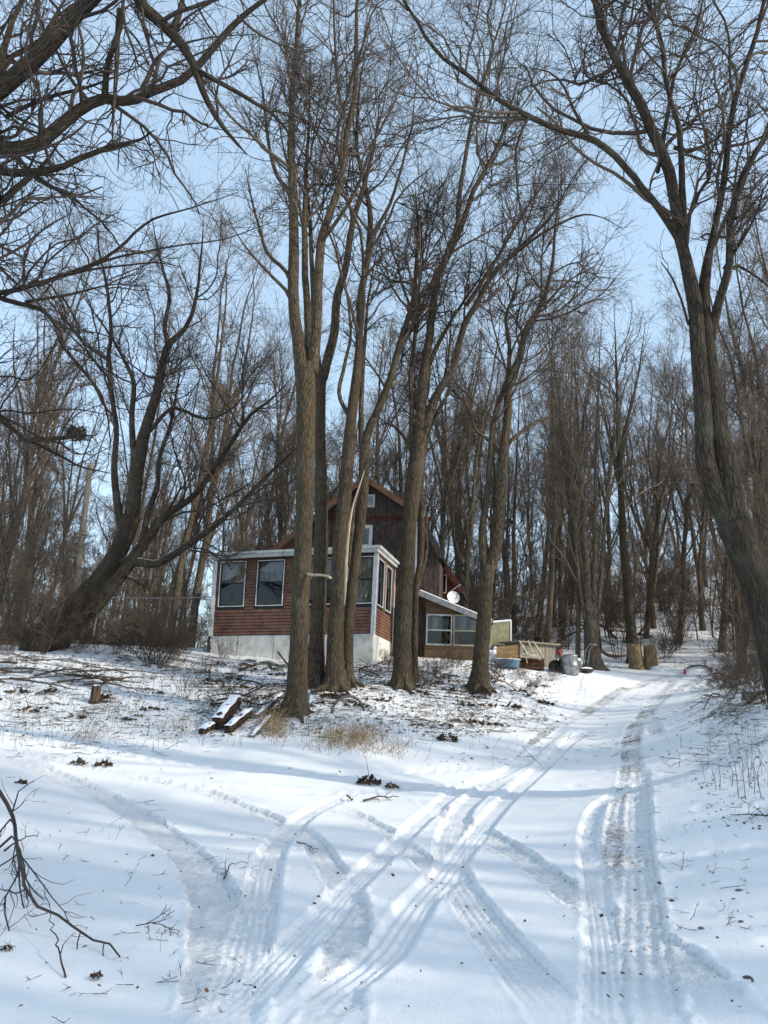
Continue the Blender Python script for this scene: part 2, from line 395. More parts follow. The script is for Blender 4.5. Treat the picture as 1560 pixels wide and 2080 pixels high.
# ------------------------------------------------------------------ tree growing
def resample(P, r, K):
    P = np.asarray(P, float); r = np.asarray(r, float); n = len(P)
    Q = np.vstack([2 * P[0] - P[1], P, 2 * P[-1] - P[-2]])
    L = np.r_[0, np.cumsum(np.linalg.norm(np.diff(P, axis=0), axis=1))]
    s = np.linspace(0, L[-1], K); i = np.clip(np.searchsorted(L, s, side='right') - 1, 0, n - 2)
    f = ((s - L[i]) / np.maximum(L[i + 1] - L[i], 1e-9))[:, None]
    p0, p1, p2, p3 = Q[i], Q[i + 1], Q[i + 2], Q[i + 3]
    out = .5 * (2 * p1 + (p2 - p0) * f + (2 * p0 - 5 * p1 + 4 * p2 - p3) * f ** 2 + (3 * p1 - p0 - 3 * p2 + p3) * f ** 3)
    return out, np.interp(s, L, r)
def grow(P, Rr, m, t0, t1, lfac, ang, up, wig, K2, rk=.6, lmin=.15, rmin=.003, lmax=9, side=None, lref=None, tap=.75):
    n, K, _ = P.shape
    t = rng.uniform(t0, t1, (n, m)); t.sort(1)
    x = t * (K - 1); i = np.clip(x.astype(int), 0, K - 2); f = (x - i)[..., None]
    ar = np.arange(n)[:, None]
    p = P[ar, i] * (1 - f) + P[ar, i + 1] * f
    d = norm(P[ar, i + 1] - P[ar, i])
    r = Rr[ar, i] * (1 - f[..., 0]) + Rr[ar, i + 1] * f[..., 0]
    Lp = np.linalg.norm(np.diff(P, axis=1), axis=-1).sum(1)[:, None]
    Lc = np.clip(lfac * Lp * (1.05 - tap * t) * rng.uniform(.55, 1.3, (n, m)), lmin, lmax)
    rand = norm(rng.normal(size=(n, m, 3)))
    perp = norm(np.cross(d, rand))
    if side is not None: perp = norm(perp + np.asarray(side))
    th = np.clip(rng.normal(ang, ang * .3, (n, m)), .15, 1.6)[..., None]
    dd = norm(d * np.cos(th) + perp * np.sin(th))
    p = p.reshape(-1, 3); dd = dd.reshape(-1, 3); Lc = Lc.ravel(); r = r.ravel()
    pts = [p]; step = (Lc / (K2 - 1))[:, None]
    for k in range(K2 - 1):
        dd = norm(dd + rng.normal(size=dd.shape) * wig + np.array([0, 0, up]))
        p = p + dd * step; pts.append(p)
    P2 = np.stack(pts, 1)
    r0 = np.maximum(np.minimum(r * rk, .006 + Lc * .011), rmin)
    R2 = r0[:, None] * np.linspace(1, .35, K2)[None] ** .9
    if lref:                                            # short parents carry few children
        keep = rng.uniform(size=(n, m)) < np.clip(Lp / lref, .05, 1); keep = keep.ravel(); P2, R2 = P2[keep], R2[keep]
    return P2, np.maximum(R2, rmin * .6)
class Crown:
    def __init__(s): s.mb = MB()
    def add(s, P, Rr, S): V, q, b = tubes(P, Rr, S); s.mb.add(V, q, (), b); return s

def stem_world(pts):            # (u, v, width_px, Y) list -> 3D polyline and radii
    P = np.array([at(p[0], p[1], p[3]) for p in pts]); dist = np.linalg.norm(P - EYE, axis=1)
    fw = np.array([p[3] / ray(p[0], p[1])[1] for p in pts])
    return P, np.array([p[2] for p in pts]) * .5 * fw / F
def px_tree(name, label, base_px, stems, Y0, m_bark, m_twig, crown=(13, 9, 9), t0=.3, lf=.30, ang=.75, up=.10, wig=.16, extra_world=(), rt=.004, group=None, ext=True, flare=1.35, sub=(), lmax=4.5, snow=None):
    """stems: lists of (u, v, width) with optional 4th depth; a stem whose first item is 'w' holds world points"""
    allS = []
    for st in stems:
        if st[0] == 'w':
            P = np.array([q[:3] for q in st[1:]], float); r = np.array([q[3] for q in st[1:]], float)
        else:
            pts = [(q[0], q[1], q[2], q[3] if len(q) > 3 else Y0) for q in st]
            P, r = stem_world(pts)
            if ext and st[-1][1] < 30:          # runs out of the top of the picture: carry it on
                d = norm(P[-1] - P[-2]); d = norm(d + np.array([0, 0, .3]))
                P = np.vstack([P, P[-1] + d * 2.0, P[-1] + d * 4.5]); r = np.r_[r, r[-1] * .6, .012]
        if allS or not sub: r = r * np.linspace(1, .75, len(r)); r[-1] = min(r[-1], .007); r[-2] = min(r[-2], max(r[-2] * .8, .012))
        allS.append((P, r))
    base = allS[0][0][0].copy(); base[2] = min(base[2], tz(base[0], base[1])) if base_px else base[2]
    root = thing(name, label, 'tree', base, group)
    tb = MB(); common = []
    for k, (P, r) in enumerate(allS):
        L = np.linalg.norm(np.diff(P, axis=0), axis=1).sum()
        K = int(np.clip(L / .22, 8, 90)); Q, rq = resample(P, r, K)
        Q = Q + np.cumsum(rng.normal(size=Q.shape) * .006, 0) * (1 if k else .4)
        if k == 0 and base_px:
            s = np.linspace(0, L, K); rq = rq * (1 + (flare - 1) * np.exp(-s / .22))
            Q = np.vstack([Q[0] - np.array([0, 0, .35]), Q]); rq = np.r_[rq[0] * 1.15, rq]
        S = 16 if r.max() > .12 else (10 if r.max() > .05 else 6)
        if k == 0 and base_px and r[0] < .33:                # root flare
            for q_ in range(6):
                an = q_ * 1.047 + rng.uniform(-.35, .35); dv_ = np.array([math.cos(an), math.sin(an), 0]); r_ = r[0]; ln_ = r_ * rng.uniform(1.5, 2.4); b0_ = P[0]
                pts_ = [b0_ + dv_ * r_ * .45 + np.array([0, 0, r_ * 1.9]), b0_ + dv_ * r_ * .80 + np.array([0, 0, r_ * .8]), b0_ + dv_ * r_ * 1.15 + np.array([0, 0, r_ * .22]), b0_ + dv_ * ln_ + np.array([0, 0, -.03]), b0_ + dv_ * ln_ * 1.35 + np.array([0, 0, -.15])]
                rq_ = resample(pts_, np.array([.42, .40, .33, .20, .1]) * r_, 10); tb.tube(rq_[0], rq_[1], 8, True, .08)
        tb.tube(Q, rq, S, True, .055 if r.max() > .12 else .03)
        common.append(resample(P, r, 28))
    tb.build('trunk', m_bark, root, True)
    P = np.stack([c[0] for c in common]); Rr = np.stack([c[1] for c in common])
    cr = Crown()
    n1, n2, n3 = crown; n2 += 2
    use = [i for i in range(len(allS)) if i not in sub]
    P1, R1 = grow(P[use], Rr[use], n1 + 5, t0, .97, lf * 1.2, ang * 1.1, up * .8, wig, 10, .55, .9, .008, lmax * 1.3, lref=8.0, tap=.35)
    cr.add(P1, R1, 5)
    P2, R2 = grow(P1, R1, n2, .18, .97, .5, .8, up * .35, wig * 1.15, 6, .6, .35, .0055, lref=2.6, tap=.4)
    cr.add(P2, R2, 3)
    P3, R3 = grow(P2, R2, n3, .12, 1, .6, .8, up * .2, wig * 1.35, 4, .65, .2, rt, lref=1.1, tap=.4)
    cr.add(P3, R3, 3)
    P4, R4 = grow(P3[::2], R3[::2], 2, .2, .95, .5, .8, 0, wig * 1.3, 3, .7, .1, rt * .8, lref=.5, tap=.4)
    cr.add(P4, R4, 3)
    cr.mb.build('crown', m_twig, root, True, kind='stuff')
    return root

# ================================================================== GROUND
WT = .27
TR = []
def track(pts, width=WT, depth=.045, ribs=4, rough=.25, dirt=.15, berm=.014):
    p = np.array(pts, float); g = ground_px(p[:, 0], p[:, 1])
    q, _ = resample(g, np.zeros(len(g)), max(8, int(np.linalg.norm(np.diff(g, axis=0), axis=1).sum() / .12)))
    TR.append((q[:, :2], width, depth, ribs, rough, dirt, berm))
# branch road to the left
track([(-60, 1480), (150, 1518), (350, 1552), (600, 1572), (850, 1568), (1030, 1556)], .3, .03, 3, .3, .12)
track([(-60, 1508), (100, 1540), (250, 1575), (420, 1600), (640, 1612), (860, 1600), (1050, 1585)], .3, .035, 3, .4, .2)
track([(-40, 1530), (60, 1552), (100, 1570), (200, 1615), (300, 1670), (375, 1730), (425, 1800), (447, 1875), (452, 1975), (440, 2100)], .46, .05, 0, 1.0, .24)
track([(200, 1560), (400, 1605), (475, 1635), (565, 1670), (625, 1700), (668, 1760), (705, 1815), (705, 1900), (690, 2000), (670, 2100)], .34, .045, 0, .9, .16)
track([(675, 1632), (780, 1690), (850, 1745), (905, 1795), (960, 1840)], .3, .035, 0, .8, .12)
track([(860, 1625), (980, 1695), (1055, 1740), (1130, 1795), (1195, 1840), (1280, 1890), (1355, 1930), (1430, 2000), (1500, 2090)], .38, .05, 0, 1.0, .22)
# the drive: dirty wheel ruts going up to the right
track([(1278, 1840), (1262, 1725), (1268, 1650), (1283, 1570), (1283, 1500), (1308, 1452), (1350, 1415), (1400, 1388), (1450, 1370)], .46, .035, 2, .6, .58)
track([(1040, 1565), (1100, 1500), (1155, 1462), (1232, 1420), (1310, 1388), (1385, 1368)], .5, .035, 3, .4, .55)
track([(1395, 1366), (1345, 1405), (1318, 1440), (1335, 1500)], .35, .025, 0, .5, .5)
track([(1300, 1560), (1298, 1650), (1300, 1750), (1308, 1850), (1310, 1930), (1330, 2100)], .34, .05, 2, .7, .38)
track([(720, 1608), (645, 1645), (590, 1682), (557, 1722), (538, 1775), (525, 1850), (500, 1950), (465, 2090)], .33, .05, 4, .45, .3)
track([(1330, 1575), (1232, 1625), (1203, 1668), (1197, 1725), (1207, 1800), (1221, 1900), (1226, 2000), (1228, 2100)], .27, .05, 4, .2, .22)
track([(1160, 2100), (1080, 1990), (1005, 1900), (955, 1832), (922, 1777), (911, 1722), (921, 1677), (957, 1627), (1030, 1572)], .38, .055, 4, .45, .3)
track([(600, 2100), (690, 2000), (780, 1935), (830, 1865), (885, 1795), (960, 1705), (1030, 1625), (1088, 1570), (1150, 1512), (1200, 1480)], .33, .055, 3, .12, .06)
track([(425, 2100), (550, 1980), (665, 1855), (780, 1738), (855, 1668), (930, 1605), (1030, 1566), (1090, 1520), (1150, 1475)], .3, .05, 4, .12, .12)

LITTER = [(*at(u_, v_, Y_)[:2], r_, 1.0) for u_, v_, Y_, r_ in ((598, 1452, 18.5, .7), (641, 1394, 21, 1.0), (690, 1399, 20.8, 1.2), (817, 1399, 21.5, 1.1), (845, 1390, 22, .9), (975, 1400, 22, 1.2), (1010, 1385, 23, .9), (760, 1360, 24, 1.2), (880, 1370, 24, 1.2), (320, 1350, 22.5, 1.4), (490, 1440, 18.8, 1.2), (560, 1350, 24.8, 1.1), (930, 1370, 24, 1.1), (1500, 1410, 16.5, 1.3), (200, 1340, 23, 1.6), (70, 1345, 22.5, 1.8))]
def make_ground():
    rows = np.r_[np.array([-150, -80, -40, -20, -10, -5, -2, 0, 1, 1.6]), np.empty(0)]
    ys = [2.1]
    while ys[-1] < 170:
        y = ys[-1]; ys.append(y + min(.0145 * (y / 4) ** 1.42 if y < 16 else .09 * (y / 16) ** 1.7, 3.0))
    ys = np.r_[rows, ys, 190, 230, 300, 420]
    s = np.linspace(-1, 1, 430)
    o = 1 + np.array([.02, .06, .15, .3, .6, 1.2, 2.4, 5, 10])
    s = np.r_[-o[::-1], s, o]
    w_ = .585 * np.clip(ys, 2.5, 120) + .5
    X = s[None] * w_[:, None]; 
    big = np.abs(s) > 1
    X[:, big] = np.sign(s[big])[None] * (w_[:, None] + (np.abs(s[big])[None] - 1) * 22)
    Yg = np.repeat(ys[:, None], len(s), 1)
    Z = terrain(X, Yg)
    x, y = X.ravel(), Yg.ravel(); z0 = Z.ravel()
    near = (y > 1.5) & (y < 45)
    litter = np.zeros_like(x); dirt = np.zeros_like(x); rough = np.zeros_like(x); dz = np.zeros_like(x)
    # gentle drifts and footprints-free snow
    dz += .03 * fbm(x * .45, y * .45, 5, 3) + .007 * fbm(x * 2.3, y * 2.3, 9, 3) * (y < 40) + .004 * fbm(x * 6, y * 5, 19, 3) * (y < 25)
    # litter zone: the mound, the bank and the woods floor
    lz = sstep(15.6, 18.0, y + 1.2 * fbm(x * .5, y * .5, 3, 3)) * .75
    dr = np.zeros_like(x)
    dcx = np.array([2.7, 3.2, 4.3, 6.0, 8.2, 12.0]); dcy = np.array([9, 14.5, 18, 22, 27, 34]); dwd = np.array([2.2, 2.6, 2.1, 2.0, 2.2, 3.0])
    cx = np.interp(y, dcy, dcx); wd = np.interp(y, dcy, dwd)
    off = np.abs(x - cx)
    lz *= sstep(wd * .85, wd * 1.35, off + .5 * fbm(x * .8, y * .8, 31, 3)) 
    lz = np.maximum(lz, sstep(2.6, 4.2, x - .18 * y) * sstep(8, 13, y) * .62)
    lz = np.where(y > 34, np.maximum(lz, .8 + 0 * x), lz)
    for (lx, ly, lr, la) in LITTER: lz = np.maximum(lz, la * np.exp(-((x - lx) ** 2 + (y - ly) ** 2) / lr ** 2) * (.6 + .8 * np.clip(fbm(x * 1.3, y * 1.3, 90, 3) + .5, 0, 1)))
    litter = np.clip(lz + .35 * fbm(x * .35, y * .35, 12, 3) * (lz > .05), 0, 1)
    dz += litter * near * (.05 * fbm(x * 2.2, y * 2.2, 40, 4))
    # right shoulder: footprint-dimpled snow
    sh = sstep(1.9, 2.6, x - .12 * (y - 5)) * (y < 15) * near
    dz += sh * .05 * np.minimum(0, fbm(x * 3.2, y * 2.6, 77, 3) + .05)
    for (q, width, depth, ribs, rg, dt, berm) in TR:
        width = width * .88; ribs = ribs + 1 if ribs else 0
        for k0 in range(0, len(q) - 1, 10):
            seg = q[k0:k0 + 12]
            if len(seg) < 2: continue
            mn = seg.min(0) - .6; mx = seg.max(0) + .6
            idx = np.where((x > mn[0]) & (x < mx[0]) & (y > mn[1]) & (y < mx[1]))[0]
            if not len(idx): continue
            p = np.stack([x[idx], y[idx]], -1)
            a = seg[:-1]; b = seg[1:]; ab = b - a; l2 = (ab ** 2).sum(-1)
            tt = ((p[:, None] - a[None]) * ab[None]).sum(-1) / l2[None]
            ends = np.zeros(tt.shape, bool)
            tc = np.clip(tt, 0, 1); c = a[None] + ab[None] * tc[..., None]
            d2 = ((p[:, None] - c) ** 2).sum(-1); j = d2.argmin(1); ii = np.arange(len(idx))
            # this chunk owns points whose nearest segment is inside it
            own = (j < 10) | (k0 + 12 >= len(q))
            own &= ~((j == 0) & (tt[ii, 0] < 0) & (k0 > 0))
            own &= ~((tt[ii, j] < -.02) & (j == 0)) & ~((tt[ii, j] > 1.02) & (j == len(seg) - 2))
            sgn = np.sign(np.cross(ab[j], p - a[j]))
            s_ = sgn * np.sqrt(d2[ii, j]); along = (k0 + j + tc[ii, j]) * .12
            hw = width / 2
            edge = s_ + .009 * fbm(p[:, 0] * 9, p[:, 1] * 9, 21, 3) * (1 + 4 * rg)
            inside = sstep(hw + .016, hw - .012, np.abs(edge)) * own
            fade = sstep(0, 1.0, along) * sstep(0, 1.0, len(q) * .12 - along)
            depth_ = depth * .78; fl = -depth_ + .007 * fbm(p[:, 0] * 14, p[:, 1] * 14, 8, 3)
            if ribs:
                ph = s_ / width * ribs * 2 * math.pi
                rb = np.cos(ph) * .010 * (np.abs(s_) < hw * .92)
                blocks = .005 * np.sign(np.sin(along * 2 * math.pi / .055 + s_ * 12)) * (np.abs(s_) > hw * .55)
                brk = sstep(-.1, .25, fbm(p[:, 0] * 1.7, p[:, 1] * 1.7, 55, 2))
                fl = fl + (rb + blocks) * (1 - .8 * rg * brk)
            fl = fl + rg * (.021 * fbm(p[:, 0] * 15, p[:, 1] * 15, 61, 3) + (.017) * fbm(p[:, 0] * 38, p[:, 1] * 38, 67, 2))
            bm = berm * .5 * np.exp(-((np.abs(edge) - hw - .035) / .025) ** 2) * own * np.maximum(0, 1 + 1.6 * fbm(p[:, 0] * 14, p[:, 1] * 14, 70, 3))
            m_ = inside * fade
            dz[idx] = dz[idx] * (1 - m_) + (dz[idx] * .25 + fl) * m_ + bm * (1 - inside) * (.6 + rg)
            dirt[idx] = dirt[idx] * (1 - m_) + m_ * min(dt * 1.12, .60) * (.95 + .5 * fbm(p[:, 0] * 1.4, p[:, 1] * 1.4, 81, 3))
            rough[idx] = np.maximum(rough[idx] * (1 - m_), m_ * rg)
    dirt = np.clip(dirt, 0, 1)
    z = z0 + np.where(near | (y > 0), dz, 0)
    nr, nc = X.shape
    i = np.arange(nr - 1)[:, None] * nc + np.arange(nc - 1)[None]
    q = np.stack([i, i + 1, i + nc + 1, i + nc], -1).reshape(-1, 4)
    me = raw_mesh('ground', np.stack([x, y, z], -1), [q], M['snow'], True, {'gmask': ('FLOAT_COLOR', np.stack([dirt, litter, rough, np.ones_like(x)], -1))})
    o = link('ground', me); o['kind'] = 'structure'
    return nr * nc
print('ground verts', make_ground(), time.time() - T0)
exec_after_ground = True
SHADE = [(17, -2, 6, .9), (20, 2, 4, .95), (17, 7, 0, .85), (25, -6, 3, .95), (26, 6, 2, .95), (22, -3, 1, .95), (17, -9, 4, .9), (30, -2, 0, 1.0),
         (27, 1, 5, 1.0), (34, 5, 1, 1.0), (29, -12, 6, 1.0), (36, -4, 4, 1.0), (23, 16, 4, .95), (31, 11, 6, .95), (19, -5.5, 0, .9), (21, -11, 3, .95)]

# ================================================================== HOUSE
YAW = R(10)
hd = np.array([math.cos(YAW), -math.sin(YAW), 0]); hb = np.array([math.sin(YAW), math.cos(YAW), 0]); hn = -hb; ZZ = np.array([0, 0, 1.])
PC = at(757, 1286, 25.5)                        # porch: near right corner, bottom of the siding
pl = on_plane(430, 1291, PC, hb); pr = on_plane(758, 1286, PC, hb)
pl_t = on_plane(441, 1135, PC, hb); pr_t = on_plane(766, 1122, PC, hb)
house = thing('house', 'weathered brown house with an enclosed porch on a white foundation, behind the tree trunks', 'house', (pr[0], pr[1], tz(pr[0], pr[1])))
def FW(a, b, o=0.0):
    """front wall of the porch: a 0..1 left to right, b 0..1 bottom to top, o metres out from the wall"""
    return (pl * (1 - a) + pr * a) * (1 - b) + (pl_t * (1 - a) + pr_t * a) * b + hn * o
DEP = 4.1
h_r = pr_t - pr
def SW(a, b, o=0.0):
    """right side wall of the porch, a from the front corner to the back"""
    return pr + hb * DEP * a + h_r * b + np.array([0, 0, .10]) * a * b + hd * o
Wf = np.linalg.norm(pr - pl); Hf = np.linalg.norm(pr_t - pr)
print('porch w,h', Wf, Hf, 'z', pl, pr)
# dark core behind the cladding
mb = MB(); 
def quad_slab(mb, fn, a0, a1, b0, b1, o0, o1):
    A = [fn(a0, b0, o0), fn(a1, b0, o0), fn(a1, b1, o0), fn(a0, b1, o0)]; B = [fn(a0, b0, o1), fn(a1, b0, o1), fn(a1, b1, o1), fn(a0, b1, o1)]
    mb.hexa(A, B); return mb
win_f = [(.032, .188), (.270, .432), (.575, .735), (.832, .982)]; WB0, WB1 = .372, .945
win_s = [(.07, .37), (.50, .80)]
NB = 25
def siding(fn, wins, sl):
    for k in range(NB):
        b0, b1 = k / NB, (k + 1) / NB + .006
        cuts = [(0.0, 1.0)]
        if b1 > WB0 - .012 and b0 < WB1 + .012:
            cuts = []; x = 0.0
            for (p, q) in wins: cuts.append((x, p - .012 * sl)); x = q + .012 * sl
            cuts.append((x, 1.0))
        if sl == 1.0:                                    # end joints in the long runs
            cc = []
            for (p, q) in cuts:
                if q - p > .5:
                    jj = random.uniform(p + .15, q - .15); cc += [(p, jj - .0006), (jj + .0006, q)]
                else: cc.append((p, q))
            cuts = cc
        for (a0, a1) in cuts:
            b0, b1 = k / NB, (k + 1) / NB + .006
            if a1 - a0 < .004: continue
            m_ = MB()
            j = random.uniform(-.0015, .0015)
            b0 += .11 / NB; b1 -= .006
            A = [fn(a0, b0, .034 + j), fn(a1, b0, .034 + j), fn(a1, b1, .012 + j), fn(a0, b1, .012 + j)]
            B = [fn(a0, b0, .002), fn(a1, b0, .002), fn(a1, b1, -.004), fn(a0, b1, -.004)]
            m_.hexa(A, B); m_.build('siding_board', M['siding'], house)
siding(FW, win_f, 1.0); siding(SW, win_s, 1.3)
for fn, wins in ((FW, win_f), (SW, win_s)):                # black backing stands in for the shadow lines under the laps
    m_ = MB(); x = 0.0
    quad_slab(m_, fn, 0, 1, 0, WB0 - .01, -.03, .001); quad_slab(m_, fn, 0, 1, WB1 + .01, 1, -.03, .001)
    for (p, q) in list(wins) + [(1.0, 1.0)]:
        quad_slab(m_, fn, x, p, WB0 - .01, WB1 + .01, -.03, .001); x = q
    m_.build('lap_shadow_backing', M['black'], house)
def rect_frame(mb, fn, a0, a1, b0, b1, wa, wb, o0, o1):
    quad_slab(mb, fn, a0, a1, b0, b0 + wb, o0, o1); quad_slab(mb, fn, a0, a1, b1 - wb, b1, o0, o1)
    quad_slab(mb, fn, a0, a0 + wa, b0 + wb, b1 - wb, o0, o1); quad_slab(mb, fn, a1 - wa, a1, b0 + wb, b1 - wb, o0, o1)
def window(fn, a0, a1, b0, b1, W, H, upper, lower, split=.52):
    wa, wb = .026 / W, .026 / H
    m_ = MB(); rect_frame(m_, fn, a0 - wa, a1 + wa, b0 - wb, b1 + wb, wa, wb, -.05, .045); fr = m_.build('window', M['white'], house)
    m_ = MB(); rect_frame(m_, fn, a0, a1, b0, b1, .035 / W, .03 / H, -.06, .018)
    bm = b0 + (b1 - b0) * split; quad_slab(m_, fn, a0 + .035 / W, a1 - .035 / W, bm - .018 / H, bm + .018 / H, -.06, .018); m_.build('sash', M['black'], fr)
    for (p, q, g, oo) in ((bm + .018 / H, b1 - .03 / H, 'glass', -.035), (b0 + .03 / H, bm - .018 / H, lower, -.02)):
        m_ = MB(); quad_slab(m_, fn, a0 + .035 / W, a1 - .035 / W, p, q, oo, oo + .006); m_.build('pane', M[g], fr)
    return fr
def curtain(fn, a0, a1, b0, b1, m, parent, off=-.16, waves=5):
    n = 24; a = np.linspace(a0, a1, n); V = []
    for i, x in enumerate(a):
        o = off + .02 * math.sin(i / (n - 1) * waves * 2 * math.pi); V += [fn(x, b0, o), fn(x, b1, o)]
    q = [(2 * i, 2 * i + 2, 2 * i + 3, 2 * i + 1) for i in range(n - 1)]
    MB().add(V, q).build('curtain', M[m], parent, True)
for k, (a0, a1) in enumerate(win_f):
    fr = window(FW, a0, a1, WB0, WB1, Wf, Hf, 'glass', 'glass_screen' if k != 3 else 'glass')
    if k == 0:
        curtain(FW, a0, a0 + .075, WB0, WB1, 'curtain', fr); curtain(FW, a0 + .078, a1, WB0, WB1, 'curtain_tan', fr)
    elif k == 1: curtain(FW, a0, a1, WB0 + .33 * (WB1 - WB0), WB1, 'curtain', fr)
    elif k == 2: curtain(FW, a0, a1, WB0 + .45 * (WB1 - WB0), WB1, 'curtain', fr)
    else:
        curtain(FW, a0, a0 + .06, WB0, WB1, 'white', fr, -.10); curtain(FW, a0 + .062, a1, WB0, WB1, 'curtain_tan', fr, -.12, 2)
for k, (a0, a1) in enumerate(win_s):
    fr = window(SW, a0, a1, WB0, WB1, DEP, Hf, 'glass', 'glass_screen' if k else 'glass'); curtain(SW, a0, a0 + (.2 if k == 0 else .3), WB0 if k == 0 else WB0 + .3, WB1, 'curtain', fr, -.08, 4)
# room behind the windows
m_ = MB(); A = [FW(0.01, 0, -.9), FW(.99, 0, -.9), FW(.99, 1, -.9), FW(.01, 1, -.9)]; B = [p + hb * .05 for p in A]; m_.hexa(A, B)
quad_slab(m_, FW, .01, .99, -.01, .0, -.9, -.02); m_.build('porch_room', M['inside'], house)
# small pale things on the sills inside
def figure(fn, a, b, sc, m, parent, name):
    c = fn(a, b, -.09); m_ = MB()
    m_.lathe(c, [(.005, 0), (.075 * sc, .01), (.085 * sc, .09 * sc), (.06 * sc, .17 * sc), (.062 * sc, .21 * sc), (.07 * sc, .26 * sc), (.045 * sc, .32 * sc), (.004, .34 * sc)], 12)
    for sx in (-1, 1): m_.lathe(c + hd * sx * .06 * sc + ZZ * .27 * sc, [(.003, 0), (.022 * sc, .015), (.022 * sc, .05 * sc), (.003, .07 * sc)], 8)
    o = m_.build(name, M[m], None, True); return o
tag(figure(FW, .945, WB0 + .06, 1.0, 'cream', None, 'stuffed_toy'), 'small pale stuffed toy sitting inside the rightmost front porch window', 'toy')
# corner posts
for (fn, a0, a1, W) in ((FW, -.018, .008, Wf), (FW, .985, 1.012, Wf)):
    m_ = MB(); quad_slab(m_, fn, a0, a1, -.01, 1.0, .028, .055); m_.build('corner_post', M['white'], house)
m_ = MB(); quad_slab(m_, SW, -.02, .018, -.01, 1.0, .028, .055); m_.build('corner_post', M['white'], house)
m_ = MB(); quad_slab(m_, SW, .975, 1.0, -.3, 1.0, .028, .055); m_.build('corner_post', M['white'], house)
m_ = MB(); quad_slab(m_, FW, 0, 1, .972, 1.03, .038, .044); m_.build('head_board', M['black'], house)
# foundation: white panels with open seams
def below(p): return tz(p[0], p[1]) - .25
edges = [0, .265, .30, .57, .60, .80, .835, 1.0]; edges = [0, .17, .395, .57, .73, .87, 1.0]
for i in range(6):
    a0, a1 = edges[i] + .0015, edges[i + 1] - .0015; o = .012 + random.uniform(-.006, .006)
    A = [FW(a0, 0, o), FW(a1, 0, o), FW(a1, -.006, o), FW(a0, -.006, o)]
    p0, p1 = FW(a0, -.006, o), FW(a1, -.006, o); q0 = p0.copy(); q1 = p1.copy(); q0[2] = below(p0); q1[2] = below(p1)
    MB().hexa([q0, q1, p1, p0], [x - hn * .05 for x in (q0, q1, p1, p0)]).build('foundation_panel', M['found'], house)
for i in range(3):
    a0, a1 = i / 3 + .002, (i + 1) / 3 - .002; o = .012
    p0, p1 = SW(a0, -.006, o), SW(a1, -.006, o); q0 = p0.copy(); q1 = p1.copy(); q0[2] = below(p0); q1[2] = below(p1)
    MB().hexa([q0, q1, p1, p0], [x - hd * .05 for x in (q0, q1, p1, p0)]).build('foundation_panel', M['found'], house)
for a in (.17, .395, .57, .87):                # seam cover strips
    pass
# porch roof: soffit, fascia, gutter lip, roofing
OV = .34; el = on_plane(431, 1123, PC - hb * (OV + .1), hb) + hb * OV - ZZ * .18; er = on_plane(767, 1107, PC - hb * (OV + .1), hb) + hb * OV - ZZ * .18
def RT(a, d, h):        # a along the eave (metres beyond the ends allowed), d metres back from the wall, h up
    return el + (er - el) * a + hb * d + ZZ * (h + .045 * d)
ea, eb = 0.0, 1.0
MB().hexa([RT(ea, -OV, .0), RT(eb, -OV, .0), RT(eb, 0.02, .0), RT(ea, .02, .0)], [RT(ea, -OV, .02), RT(eb, -OV, .02), RT(eb, .02, .02), RT(ea, .02, .02)]).build('soffit', M['trim'], house)
MB().hexa([RT(.985, .025, .001), RT(eb, .025, .001), RT(eb, DEP, .001), RT(.985, DEP, .001)], [RT(.985, .025, .021), RT(eb, .025, .021), RT(eb, DEP, .021), RT(.985, DEP, .021)]).build('soffit', M['trim'], house)
MB().hexa([RT(ea, -OV - .025, -.03), RT(eb, -OV - .025, -.03), RT(eb, -OV, -.03), RT(ea, -OV, -.03)], [RT(ea, -OV - .025, .17), RT(eb, -OV - .025, .17), RT(eb, -OV, .17), RT(ea, -OV, .17)]).build('fascia', M['trim'], house)
MB().hexa([RT(eb, -OV - .025, -.03), RT(eb + .006, -OV - .025, -.03), RT(eb + .006, DEP, -.03), RT(eb, DEP, -.03)], [RT(eb, -OV - .025, .17), RT(eb + .006, -OV - .025, .17), RT(eb + .006, DEP, .17), RT(eb, DEP, .17)]).build('fascia', M['trim'], house)
m_ = MB().hexa([RT(ea, -OV - .085, .09), RT(eb + .02, -OV - .085, .09), RT(eb + .02, -OV - .027, .09), RT(ea, -OV - .027, .09)], [RT(ea, -OV - .10, .18), RT(eb + .02, -OV - .10, .18), RT(eb + .02, -OV - .027, .18), RT(ea, -OV - .027, .18)])
m_.build('gutter', M['trim'], house)
MB().hexa([RT(eb + .007, -OV, .09), RT(eb + .018, -OV, .09), RT(eb + .018, DEP, .09), RT(eb + .007, DEP, .09)], [RT(eb + .007, -OV, .18), RT(eb + .022, -OV, .18), RT(eb + .022, DEP, .18), RT(eb + .007, DEP, .18)]).build('gutter', M['trim'], house)
MB().hexa([RT(ea, -OV, .174), RT(eb, -OV, .174), RT(eb, DEP, .174), RT(ea, DEP, .174)], [RT(ea, -OV, .20), RT(eb, -OV, .20), RT(eb, DEP, .20), RT(ea, DEP, .20)]).build('porch_roof', M['roofing'], house)
c = RT(.44, -OV - .1, .19); MB().tube([RT(.45, -.1, .2), RT(.448, -OV - .1, .2), RT(.444, -OV - .11, .06), RT(.43, -OV + .12, -.06), RT(.42, -.02, -.12)], .008, 5).build('hanging_wire', M['black'], house)

# main gabled house behind the porch
G0 = at(745, 1150, 29.9)
def GP(u, v, o=0.0): return on_plane(u, v, G0, hb) + hn * o
apex = GP(746, 980); le = GP(572, 1116); rm = GP(852, 1050); re = GP(893, 1125)
def down(p, z): q = p.copy(); q[2] = z; return q
zb = PC[2] - .8
poly = [down(le, zb), down(re, zb), re, rm, apex, le]
MB().prism(poly, hb * .15).build('gable_wall', M['oldwood'], house)
